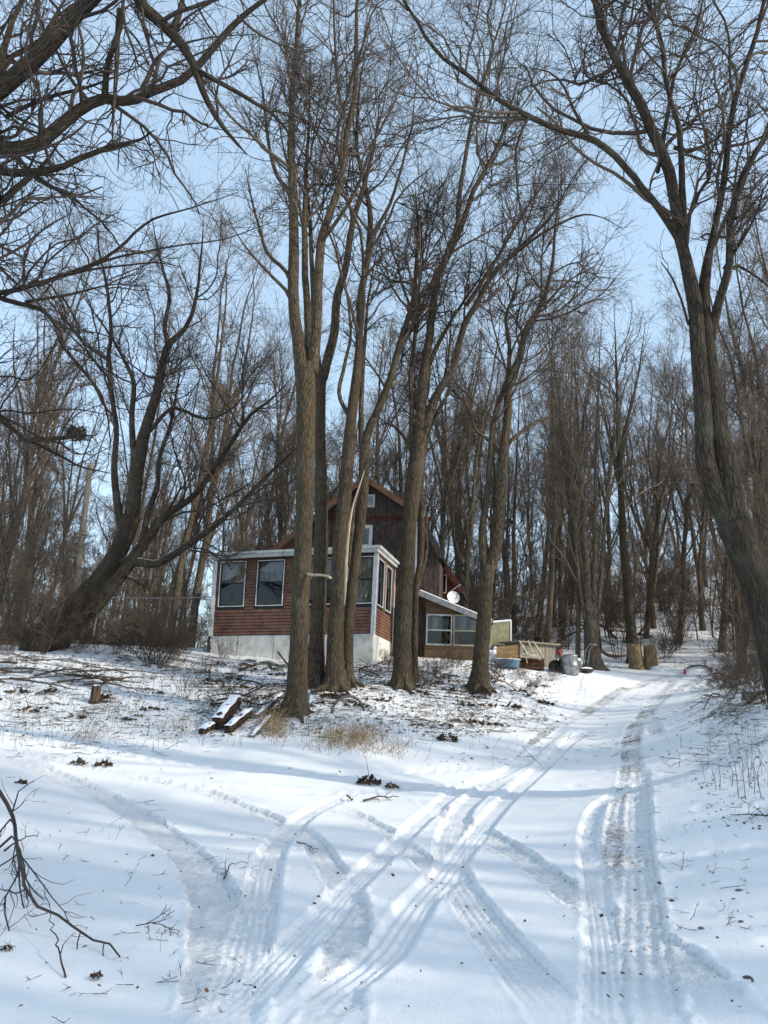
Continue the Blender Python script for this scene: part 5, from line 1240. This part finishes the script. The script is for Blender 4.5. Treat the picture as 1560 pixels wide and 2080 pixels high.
# leaning screen door panel with white frame
c0, c1 = at(993, 1318, 29.2), at(1037, 1314, 29.6); zt0, zt1 = at(991, 1264, 29.2)[2], at(1033, 1260, 29.6)[2]
t = thing('screen_panel', 'olive green screen panel in a white frame standing beside the lean-to', 'panel', c0)
A = [down(c0, c0[2] - .4), down(c1, c1[2] - .4), down(c1, zt1), down(c0, zt0)]
MB().hexa(A, [x + hb * .03 for x in A]).build('sheet', M['olive'], t)
m_ = MB()
for p, q in ((A[3], A[2]), (A[1], A[2]), (A[0], A[3])): m_.tube([p - hb * .01, q - hb * .01], .045, 6)
m_.build('frame', M['white'], t)
p, q = at(991, 1257, 29.2), at(1001, 1275, 29.1); tag(MB().tube([p, q], .03, 6).build('stick', M['cream']), 'short pale stick propped on top of the olive screen panel', 'stick')
# plywood box / sheet
c0, c1 = at(1008, 1352, 27.6), at(1052, 1350, 27.9); t = thing('plywood_sheet', 'brown plywood sheet standing on edge behind the blue tub', 'board', c0)
A = [down(c0, c0[2] - .3), down(c1, c1[2] - .3), down(c1, at(1055, 1310, 27.9)[2]), down(c0, at(1010, 1314, 27.6)[2])]
MB().hexa(A, [x + hb * .04 + 0 * x for x in A]).build('sheet', M['plywood'], t)
# blue tub
p = at(1033, 1350, 26.6); p[2] = tz(p[0], p[1]); t = thing('tub', 'faded blue plastic tub with a snowy rim in front of the plywood', 'tub', p)
MB().lathe(p, [(.001, 0), (.36, 0), (.40, .26), (.43, .28), (.39, .27), (.35, .05), (.001, .05)], 22).build('shell', M['blue'], t, True)
MB().lathe(p, [(.40, .285), (.42, .31), (.45, .285)], 22).build('snow_rim', M['snowcap'], t, True)
# shed: low cabinet with vertical boards and flat roof
s0, s1 = at(1056, 1358, 28.2), at(1128, 1357, 28.9); zs_ = at(1090, 1308, 28.5)[2]; zg = min(tz(s0[0], s0[1]), tz(s1[0], s1[1])) - .1
sv = s1 - s0; sv[2] = 0; sl_ = np.linalg.norm(sv); sv = sv / sl_; sb = np.array([-sv[1], sv[0], 0])
t = thing('shed', 'low grey board shed with a flat overhanging roof, beside the drive', 'shed', down(s0, zg))
n = 11
for k in range(n):
    a = down(s0, zg) + sv * sl_ * (k / n + .004); b = down(s0, zg) + sv * sl_ * ((k + 1) / n - .004); o = random.uniform(0, .008)
    A = [a - sb * o, b - sb * o, down(b, zs_) - sb * o, down(a, zs_) - sb * o]; MB().hexa(A, [x + sb * .03 for x in A]).build('plank', M['shedwood'], t)
m_ = MB(); mid = down((s0 + s1) / 2, (zg + zs_) / 2) + sb * .52
m_.box(mid, sl_ - .06, .95, zs_ - zg - .02, sv, sb, ZZ).build('box', M['shedwood'], t)
m_ = MB().box(down(mid, zs_ + .035), sl_ + .32, 1.35, .06, sv, sb, ZZ).build('roof', M['shedwood'], t)
p = down((s0 * .30 + s1 * .70), zs_ + .068) + sb * .4
tt = thing('pot', 'small dark pot standing on the flat shed roof', 'pot', p); MB().lathe(p, [(.001, 0), (.16, 0), (.17, .24), (.18, .25), (.15, .24), (.14, .03)], 14).build('body', M['black'], tt, True)
# upturned cream chair
p = at(1078, 1350, 26.8); p[2] = tz(p[0], p[1]) + .28
ch = thing('chair', 'cream painted chair lying upside down with its legs in the air', 'chair', p)
q_ = lambda u, v: at(u, v, 26.8)
A = [q_(1057, 1334), q_(1100, 1340), q_(1096, 1330) + hb * .4, q_(1064, 1326) + hb * .4]; MB().hexa(A, [x + ZZ * .035 for x in A]).build('seat', M['cream'], ch)
for (u0, v0, u1, v1, d_) in ((1072, 1330, 1056, 1304, 0), (1103, 1336, 1083, 1302, 0), (1068, 1326, 1062, 1308, .35), (1083, 1326, 1073, 1299, .35)):
    MB().tube([q_(u0, v0) + hb * d_, q_(u1, v1) + hb * d_], [.035, .026], 6).build('leg', M['cream'], ch)
m_ = MB(); m_.tube([q_(1070, 1330) - ZZ * .02, q_(1078, 1322) - ZZ * .0, q_(1092, 1322), q_(1100, 1334)], .022, 6); m_.build('stretcher', M['cream'], ch)
m_ = MB(); m_.tube([q_(1056, 1334), q_(1066, 1328), q_(1078, 1332), q_(1096, 1339)], .022, 6); m_.tube([q_(1068, 1334), q_(1071, 1347)], .02, 6); m_.build('backrest', M['cream'], ch)
# rusty crate heap under it
c = at(1078, 1357, 27.2); c[2] = tz(c[0], c[1]); t = thing('crate', 'rusty brown slatted crate under the upturned chair', 'crate', c)
for k in range(3): MB().box(c + ZZ * (.07 + k * .13), .95, .5, .11, hd, hb, ZZ).build('slat', M['rustiron'], t)
# rusty barrels on their sides
for (u, v, r_, lab) in ((1129, 1356, .24, 'left of two rusty drums lying on their sides beside the shed'), (1144, 1357, .19, 'right of two rusty drums lying on their sides, against the bin')):
    p = at(u, v, 27); p[2] = tz(p[0], p[1]) + r_ * .9; t = thing('drum', lab, 'drum', p)
    MB().lathe(p, [(r_ * .9, 0.06), (r_, 0), (r_, .25), (r_ * 1.03, .27), (r_, .29), (r_, .6), (.001, .6)], 20, hb).build('shell', M['rustiron'], t, True)
    MB().lathe(p, [(.001, .30), (r_ * .97, .30)], 20, hb).build('hollow', M['black'], t)
# galvanised bin leaning over
p = at(1160, 1362, 27); p[2] = tz(p[0], p[1]) - .05; ax = norm(np.array([-.13, 0, 1])); t = thing('bin', 'dented galvanised metal bin standing crooked beside the shed', 'bin', p)
MB().lathe(p, [(.001, 0), (.27, 0), (.28, .02), (.30, .32), (.315, .34), (.305, .36), (.32, .66), (.335, .68), (.32, .69), (.3, .4), (.26, .05)], 24, ax).build('shell', M['galv'], t, True)
MB().lathe(p + ax * .69, [(.335, -.03), (.34, .0), (.2, .05), (.04, .07), (.001, .07)], 24, ax).build('lid', M['galv'], t, True)
MB().tube([p + ax * .5 + hd * .33 + hd * .03 * math.sin(a) + ax * .08 * math.cos(a) - hb * .02 for a in np.linspace(0, math.pi, 8)], .01, 5).build('handle', M['steel'], t)
p = at(1136, 1324, 27.3); m_ = MB(); 
for (dx, dz_, r_) in ((0, 0, .07), (.06, .05, .055), (-.06, -.03, .05), (.02, -.08, .06)): m_.lathe(p + np.array([dx, 0, dz_]), [(.001, -r_), (r_ * .8, -r_ * .6), (r_, 0), (r_ * .6, r_ * .8), (.001, r_)], 9)
m_.tube([p - ZZ * .1, down(p, tz(p[0], p[1]))], .02, 6)
tag(m_.build('red_rag', M['red'], None, True), 'crumpled red plastic hanging beside the bin', 'rag')
# small box with snow, ladder frame, red lid
p = at(1172, 1358, 28); p[2] = tz(p[0], p[1]); t = thing('box', 'small olive box capped with snow right of the metal bin', 'box', p)
MB().box(p + ZZ * .2, .28, .3, .42, hd, hb, ZZ).build('body', M['olive'], t); MB().box(p + ZZ * .45, .3, .3, .09, hd, hb, ZZ, .8).build('snow', M['snowcap'], t, True)
p = at(1190, 1360, 28); p[2] = tz(p[0], p[1]); t = thing('wheelbarrow', 'dark low tray with snow on it in front of the flared tree', 'tray', p)
MB().lathe(p, [(.001, 0.02), (.2, .03), (.32, .16), (.34, .17), (.3, .15)], 14).build('tray', M['black'], t, True); MB().lathe(p, [(.31, .155), (.2, .22), (.001, .25)], 14).build('snow', M['snowcap'], t, True)
t = thing('hand_truck', 'thin bent metal frame leaning on the flared tree', 'hand truck', p)
for d_ in (0, .14):
    MB().tube([at(1186, 1350, 29) + hd * d_, at(1190, 1320, 29) + hd * d_, at(1199, 1307, 29) + hd * d_, at(1202, 1311, 29) + hd * d_], .016, 6).build('rail', M['galv'], t)
for (u, v) in ((1187, 1343), (1190, 1322)): MB().tube([at(u, v, 29), at(u, v, 29) + hd * .14], .012, 5).build('rung', M['galv'], t)
p = hug(1221, 1361, .03); tag(MB().lathe(p, [(.001, .09), (.15, .08), (.2, .0), (.21, -.02)], 14).build('plastic_disc', M['red'], None, True), 'faded red plastic disc lying on the snow at the foot of the flared tree', 'disc')
# low white arched panel with red ends at the top of the drive
p0, p1 = gp(1389, 1369), gp(1447, 1366); mid = (p0 + p1) / 2; t = thing('car_bumper', 'low white arched panel with red ends lying at the top of the drive', 'panel', mid)
Ln = np.linalg.norm(p1 - p0); dv = norm(p1 - p0); bv = norm(np.cross(ZZ, dv)); K = 20; V = []; V2 = []
for i in range(K):
    x = i / (K - 1); h = .30 * math.sin(math.pi * x) ** .45 + .02; c = p0 + dv * Ln * x
    V += [c + ZZ * -.05, c + ZZ * h + bv * .08, c + ZZ * (h * 1.02) + bv * .45, c + ZZ * (h * .5) + bv * .9]; V2.append(c + ZZ * (h + .01) + bv * .06)
q = [(i * 4 + j, (i + 1) * 4 + j, (i + 1) * 4 + j + 1, i * 4 + j + 1) for i in range(K - 1) for j in range(3)]
MB().add(V, q).build('shell', M['snowcap'], t, True)
MB().tube(V2[2:], .028, 6).build('rim', M['black'], t, True)
for c, s_ in ((p0, 1), (p1, -1)):
    MB().box(c + dv * .04 * s_ + ZZ * .10, .10, .2, .2, dv, bv, ZZ, .7).build('end_cap', M['red'], t)
# red scraps left of the porch
p = hug(368, 1318); tag(rock(p + ZZ * .08, .22, .15, .1, '', m='red', name='red_cloth'), 'scrap of red cloth in the brush left of the porch', 'cloth')

# ------------------------------------------------------------------ fallen branches
def branch(name, lab, pts, r, m='deadwood', kids=6, grp=None, twigs=5, lf=.35, cat='branch', lift=.03, up=.0, kinds=(7, 4)):
    P = np.array(pts, float); Q, _ = resample(P, np.zeros(len(P)), 16); Q = Q + rng.normal(size=Q.shape) * .012 * np.linspace(0, 1, 16)[:, None]
    rr_ = r * np.linspace(1, .3, 16); t = thing(name, lab, cat, Q[0], grp)
    MB().tube(Q, rr_, 7, True, .05).build('limb', M[m], t, True)
    if kids:
        C_ = Crown(); P1, R1 = grow(Q[None], rr_[None], kids, .15, 1, lf, .7, up, .22, kinds[0], .6, .15, .0035); C_.add(P1, R1, 4)
        P2, R2 = grow(P1, R1, twigs, .15, 1, .5, .7, up, .28, kinds[1], .6, .08, .0022); C_.add(P2, R2, 3)
        C_.mb.build('twigs', M[m], t, True, kind='stuff')
    return t
def L3(u, v, h=0.0): p = gp(u, v); p[2] += h; return p
# the near branch at the left edge
branch('fallen_branch', 'dark twiggy fallen branch reaching in from the left edge of the snow', [L3(-40, 1800, .75), L3(0, 1802, .55), L3(20, 1840, .38), L3(50, 1885, .20), L3(110, 1905, .12), L3(180, 1922, .06), L3(245, 1950, .01)], .017, 'twig_dark', 10, None, 6, .42, up=-.03, kinds=(8, 5))
branch('fallen_branch', 'upright forked stick at the left edge above the fallen branch', [L3(-10, 1775, .2), L3(15, 1770, .28), L3(40, 1800, .16), L3(52, 1872, .08)], .011, 'twig_dark', 5, None, 5, .3, kinds=(6, 4))
branch('fallen_branch', 'short grey broken stick at the left edge', [L3(8, 1740, .05), L3(45, 1716, .06), L3(80, 1706, .05)], .012, 'deadwood', 2, None, 2, .2)
branch('twig', 'thin dark twig standing at a slant in the lower left snow', [L3(133, 1985, 0), L3(118, 1955, .05), L3(102, 1925, .10), L3(92, 1892, .14)], .006, 'twig_dark', 3, None, 2, .12, cat='twig')
branch('twig', 'fine spray of twigs lying right of the fallen branch tip', [L3(275, 1888, .02), L3(315, 1893, .04), L3(345, 1900, .02), L3(366, 1912, .0)], .004, 'twig_dark', 5, None, 3, .4, cat='twig')
branch('twig', 'curved twig on the churned snow in the left wheel track', [L3(455, 1785, 0), L3(468, 1765, .03), L3(485, 1760, .03), L3(500, 1762, .02)], .008, 'twig_dark', 2, None, 2, .2, cat='twig')
branch('twig', 'short branched stick on the snow where the tracks cross', [L3(603, 1714, .01), L3(625, 1722, .02), L3(645, 1729, .01)], .008, 'twig_dark', 3, None, 2, .2, cat='twig')
for (u, v, w_, lab) in [(160, 1552, .14, 'brown leaf clump standing in the upper left wheel track'), (210, 1556, .16, 'flat brown leaf clump beside the upper left wheel track'), (45, 1592, .10, 'brown leaf clump on the snow above the fallen branch'), (748, 1593, .20, 'dark clump of earth and twigs between the tracks'), (795, 1600, .12, 'small dark clump right of the earth clump'), (12, 1935, .035, 'small dark leaf clump at the left edge of the lower snow'), (195, 1990, .04, 'small dark leaf clump in the lower left snow'), (908, 1505, .26, 'long dark piece of bark on the snow right of the grass')]:
    p = L3(u, v, .0); m_ = MB(); n = 26; q_r = np.sqrt(rng.uniform(0, 1, n)) * w_; an = rng.uniform(0, 6.28, n)
    cs = p + np.stack([np.cos(an) * q_r, np.sin(an) * q_r * .7, (w_ - q_r) * rng.uniform(.1, .75, n) + .01], -1); e1 = rng.normal(size=(n, 3)); e1 = norm(e1) * (w_ * .38) * rng.uniform(.5, 1.1, (n, 1)); e2 = norm(np.cross(e1, rng.normal(size=(n, 3)))) * (w_ * .22)
    m_.add(np.stack([cs - e1, cs + e2 + .1 * e1, cs + e1, cs - e2], 1).reshape(-1, 3), np.arange(n)[:, None] * 4 + np.arange(4)[None])
    Pt = np.stack([cs[:12] - e1[:12] * 2, cs[:12] + rng.normal(size=(12, 3)) * w_ * .06, cs[:12] + e1[:12] * 2], 1); Pt[:, :, 2] = np.maximum(Pt[:, :, 2], p[2]); V, q, _b = tubes(Pt, np.full((12, 3), max(.002, w_ * .022)), 3); m_.add(V, q)
    tag(m_.build('leaf_clump', M['leafdark']), lab, 'leaf clump')
branch('stick', 'forked dead stick lying right of the dark earth clump', [L3(738, 1630, .02), L3(775, 1627, .06), L3(812, 1626, .03)], .018, 'deadwood', 4, None, 3, .25, cat='stick')
branch('stick', 'stub of pale stick just left of the forked dead stick', [L3(705, 1622, .04), L3(718, 1632, .03)], .018, 'stumpwood', 0, cat='stick')
branch('twig', 'thin twig standing up beside the dark earth clump', [L3(750, 1592, 0), L3(745, 1575, .15), L3(733, 1558, .32)], .006, 'twig_dark', 2, None, 2, .3, cat='twig')
# brush piles
for k in range(26):
    u = rng.uniform(-30, 300); v = rng.uniform(1345, 1402) + .02 * (150 - u) * 0; a = L3(u, v, rng.uniform(.02, .2)); ang_ = rng.uniform(-.5, .5) + (math.pi if rng.uniform() < .5 else 0); ln = rng.uniform(1.0, 2.6)
    b = a + np.array([math.cos(ang_), math.sin(ang_) * .8, 0]) * ln; m2 = (a + b) / 2
    b[2] = tz(b[0], b[1]) + rng.uniform(.02, .22); m2[2] = tz(m2[0], m2[1]) + rng.uniform(.08, .25)
    branch('fallen_branch', 'dead branch in the snowy brush pile on the left bank', [a, m2, b], rng.uniform(.014, .036), 'deadwood', 5, 'branches in the left brush pile', 4, .3)
branch('log', 'long thin snow-dusted log along the crest of the left bank', [L3(-20, 1325, .35), L3(80, 1316, .3), L3(180, 1314, .3), L3(258, 1298, .45)], .05, 'bark_b' , 3, None, 3, .2, cat='log')
for k in range(30):
    u = rng.uniform(415, 590); v = rng.uniform(1395, 1448); a = L3(u, v, rng.uniform(.02, .3)); ang_ = rng.uniform(0, 6.28); ln = rng.uniform(.5, 1.5)
    b = a + np.array([math.cos(ang_), math.sin(ang_) * .8, 0]) * ln; b[2] = tz(b[0], b[1]) + rng.uniform(.02, .3); m2 = (a + b) / 2 + np.array([0, 0, .1])
    branch('fallen_branch', 'dead branch in the heap behind the beams left of the foremost trunk', [a, m2, b], rng.uniform(.012, .028), 'twig_dark', 6, 'branches in the heap by the trunk', 4, .35)
for k in range(14):
    u = rng.uniform(985, 1030); v = rng.uniform(1372, 1392); a = L3(u, v, .03); b = a + np.array([rng.uniform(-.9, .9), rng.uniform(-.3, .6), 0]); b[2] = tz(b[0], b[1]) + rng.uniform(.05, .35)
    branch('fallen_branch', 'dead branch heaped right of the lone twisting trunk', [a, (a + b) / 2 + np.array([0, 0, .12]), b], rng.uniform(.012, .03), 'deadwood', 4, 'branches by the twisting trunk', 4, .3)
for k in range(16):
    u = rng.uniform(690, 800); v = rng.uniform(1352, 1385); a = L3(u, v, .03); b = a + np.array([rng.uniform(-1, 1), rng.uniform(-.3, .5), 0]); b[2] = tz(b[0], b[1]) + rng.uniform(.02, .25)
    branch('fallen_branch', 'dead branch lying between the trunks in front of the foundation', [a, (a + b) / 2 + np.array([0, 0, .1]), b], rng.uniform(.01, .03), 'deadwood', 4, 'branches in front of the foundation', 4, .3)
for k in range(22):
    u = rng.uniform(1455, 1570); v = rng.uniform(1385, 1450); a = L3(u, v, rng.uniform(.02, .35)); b = a + np.array([rng.uniform(-1.3, .6), rng.uniform(-.8, .3), 0]); b[2] = tz(b[0], b[1]) + rng.uniform(.02, .4)
    branch('fallen_branch', 'dark dead branch in the brush heap below the massive right tree', [a, (a + b) / 2 + np.array([0, 0, .15]), b], rng.uniform(.008, .02), 'twig_dark', 7, 'branches in the right brush heap', 5, .4)
branch('fallen_branch', 'twiggy branch on the snow at the lower right edge', [L3(1600, 1660, .12), L3(1560, 1672, .08), L3(1520, 1668, .05), L3(1485, 1662, .02)], .012, 'twig_dark', 7, None, 5, .35)
branch('log', 'curved fallen log in front of the trees right of the bin', [at(1215, 1318, 35), at(1240, 1332, 35), at(1275, 1330, 35.5), at(1300, 1315, 36)], .09, 'bark_c', 3, None, 3, .2, cat='log')
for k in range(12):
    u = rng.uniform(1130, 1540); v = rng.uniform(1240, 1335); Y = rng.uniform(38, 50); x0 = (u - 780) / F * Y; a = np.array([x0, Y, tz(x0, Y) + .1]); b = a + np.array([rng.uniform(-3, 3), rng.uniform(-1, 1), 0]); b[2] = tz(b[0], b[1]) + rng.uniform(.1, 1.4)
    branch('log', 'dead log lying on the snowy slope among the trees', [a, (a + b) / 2 + ZZ * .05, b], rng.uniform(.05, .10), 'bark_c', 4, 'dead logs on the slope', 4, .3, cat='log')
for (u0, u1, v0, v1, n_) in ((620, 830, 1385, 1440, 16), (830, 1000, 1375, 1480, 20), (395, 600, 1352, 1400, 14), (1000, 1110, 1385, 1440, 8), (20, 400, 1400, 1470, 14)):
    for k in range(n_):
        p = L3(rng.uniform(u0, u1), rng.uniform(v0, v1)); w_ = rng.uniform(.07, .24); n = 14; m_ = MB(); an = rng.uniform(0, 6.28, n); q_r = np.sqrt(rng.uniform(0, 1, n)) * w_
        cs = p + np.stack([np.cos(an) * q_r * 1.4, np.sin(an) * q_r, (w_ - q_r) * rng.uniform(.05, .5, n) + .012], -1); e1 = norm(rng.normal(size=(n, 3)) * np.array([1, 1, .5])) * (w_ * .4); e2 = norm(np.cross(e1, rng.normal(size=(n, 3)))) * (w_ * .22)
        m_.add(np.stack([cs - e1, cs + e2, cs + e1, cs - e2], 1).reshape(-1, 3), np.arange(n)[:, None] * 4 + np.arange(4)[None])
        Pt = np.stack([cs[:7] - e1[:7] * 2.4, cs[:7] + rng.normal(size=(7, 3)) * w_ * .08, cs[:7] + e1[:7] * 2.4], 1); Pt[:, :, 2] = np.maximum(Pt[:, :, 2], p[2]); V, q, _b = tubes(Pt, np.full((7, 3), .005), 3); m_.add(V, q)
        tag(m_.build('leaf_clump', M['leafdark']), 'dark clump of leaves and twigs showing through the snow on the mound', 'leaf clump', 'leaf clumps on the mound')
# weed stalks on the right shoulder
for (u, v, h) in [(1462, 1608, .42), (1500, 1622, .5), (1515, 1628, .55), (1532, 1618, .4), (1547, 1625, .45), (1522, 1600, .5), (1456, 1608, .3), (1486, 1600, .4), (1540, 1600, .4)]:
    p = L3(u, v, -.03); tag(MB().tube([p, p + np.array([rng.normal(0, .02), 0, h * .5]), p + np.array([rng.normal(0, .06), rng.normal(0, .04), h])], [.005, .004, .002], 4).build('weed_stalk', M['twig_dark']), 'thin dry weed stalk standing in snow at the right shoulder', 'stalk', 'weed stalks on the right shoulder')
print('debris', time.time() - T0)

# ------------------------------------------------------------------ uncountable litter
def scatter_px(n, u0, u1, v0, v1): return ground_px(rng.uniform(u0, u1, n), rng.uniform(v0, v1, n))
C_ = Crown()
pts = np.concatenate([scatter_px(700, 0, 430, 1335, 1480), scatter_px(1300, 400, 980, 1345, 1500), scatter_px(420, 850, 1120, 1370, 1490), scatter_px(260, 1420, 1560, 1390, 1560), scatter_px(200, 0, 420, 1440, 1540), scatter_px(90, 0, 500, 1560, 2080), scatter_px(80, 1330, 1560, 1560, 1900), scatter_px(120, 850, 1400, 1400, 1560)])
n = len(pts); a = rng.uniform(0, 6.28, n); ln = rng.uniform(.06, .55, n) * np.clip(pts[:, 1] / 16, .25, 1.1)
d = np.stack([np.cos(a), np.sin(a), np.where(rng.uniform(size=n) < .13, rng.uniform(.5, 2, n), .05)], -1); d = norm(d)
P = np.stack([pts + d * ln[:, None] * k + rng.normal(size=(n, 3)) * .03 * ln[:, None] for k in (0, .35, .7, 1)], 1); P[:, :, 2] = np.maximum(P[:, :, 2], (terrain(P[:, :, 0], P[:, :, 1])) + .004)
Rr = (rng.uniform(.0025, .008, n) * np.clip(pts[:, 1] / 18, .35, 1))[:, None] * np.array([1, .9, .7, .4])[None]
C_.add(P, Rr, 3); P2, R2 = grow(P, Rr, 2, .3, .9, .45, .7, 0, .2, 3, .7, .04, .002); C_.add(P2, R2, 3)
C_.mb.build('fallen_twigs', M['deadwood'], None, True, kind='stuff')
# dead leaves
pts = np.concatenate([scatter_px(1700, 400, 1000, 1345, 1500), scatter_px(900, 640, 1050, 1350, 1425), scatter_px(450, 420, 600, 1390, 1450), scatter_px(600, 0, 430, 1335, 1500), scatter_px(350, 900, 1150, 1370, 1470), scatter_px(200, 1400, 1560, 1380, 1700), scatter_px(130, 0, 1560, 1560, 2080), scatter_px(90, 850, 1480, 1380, 1560)])
n = len(pts); s_ = rng.uniform(.02, .055, n) * np.clip(pts[:, 1] / 16, .35, 1.2); a = rng.uniform(0, 6.28, n)
e1 = np.stack([np.cos(a), np.sin(a), rng.uniform(-.4, .4, n)], -1) * s_[:, None]; e2 = np.stack([-np.sin(a), np.cos(a), rng.uniform(-.5, .5, n)], -1) * s_[:, None] * .6
c = pts + np.array([0, 0, .012]) + np.array([0, 0, 1]) * (s_ * .3)[:, None]
V = np.stack([c - e1, c + e2 - [0, 0, .004], c + e1, c - e2 + [0, 0, .01]], 1).reshape(-1, 3)
o = MB().add(V, (np.arange(n)[:, None] * 4 + np.arange(4)[None])).build('fallen_leaves', M['leaf'], None, False, 'stuff')
# dry grass tufts
def grass(n, u0, u1, v0, v1, h, lab):
    pts = ground_px(rng.normal((u0 + u1) / 2, (u1 - u0) / 4, n), rng.normal((v0 + v1) / 2, (v1 - v0) / 4, n)); a = rng.uniform(0, 6.28, n); b_ = rng.uniform(.2, 1.4, n); hh = h * rng.uniform(.4, 1.2, n)
    P = np.stack([pts + np.stack([np.cos(a) * b_ * k ** 1.6 * hh, np.sin(a) * b_ * k ** 1.6 * hh, hh * (k - .45 * k * k * np.minimum(b_, 1))], -1) for k in (-.05, .35, .7, 1.0)], 1)
    V, q, bk = tubes(P, np.full((n, 1), .0045) * np.array([1, .9, .7, .3])[None], 3)
    o = MB().add(V, q).build('dry_grass', M['drygrass'], None, True); return tag(o, lab, 'grass')
grass(190, 535, 590, 1455, 1512, .5, 'straw-coloured dry grass tuft at the foot of the foremost trunk')
grass(480, 625, 795, 1478, 1532, .38, 'wide matted clump of straw-coloured grass below the wheel hoop')
grass(90, 720, 850, 1505, 1545, .25, 'thin outlying dry grass right of the wide straw clump')
grass(60, 290, 420, 1465, 1500, .35, 'sparse dry grass stems left of the beams')
grass(60, 150, 220, 1480, 1520, .3, 'sparse dry grass on the snow below the left bank')
pts = np.concatenate([scatter_px(500, 0, 1000, 1350, 1520), scatter_px(60, 1420, 1560, 1400, 1600), scatter_px(110, 980, 1200, 1360, 1420)]); n = len(pts); hh = rng.uniform(.1, .55, n); lx = rng.normal(0, .15, (n, 2))
P = np.stack([pts + np.c_[lx * k * hh[:, None], hh * k] for k in (-.05, .5, 1.0)], 1); V, q, bk = tubes(P, np.full((n, 1), .0035) * np.array([1, .8, .4])[None], 3)
o = MB().add(V, q).build('dry_weeds', M['shrub'], None, True, 'stuff')
print('total', time.time() - T0, 'objects', len(bpy.data.objects), 'tris', sum(len(m.polygons) for m in bpy.data.meshes) * 2)
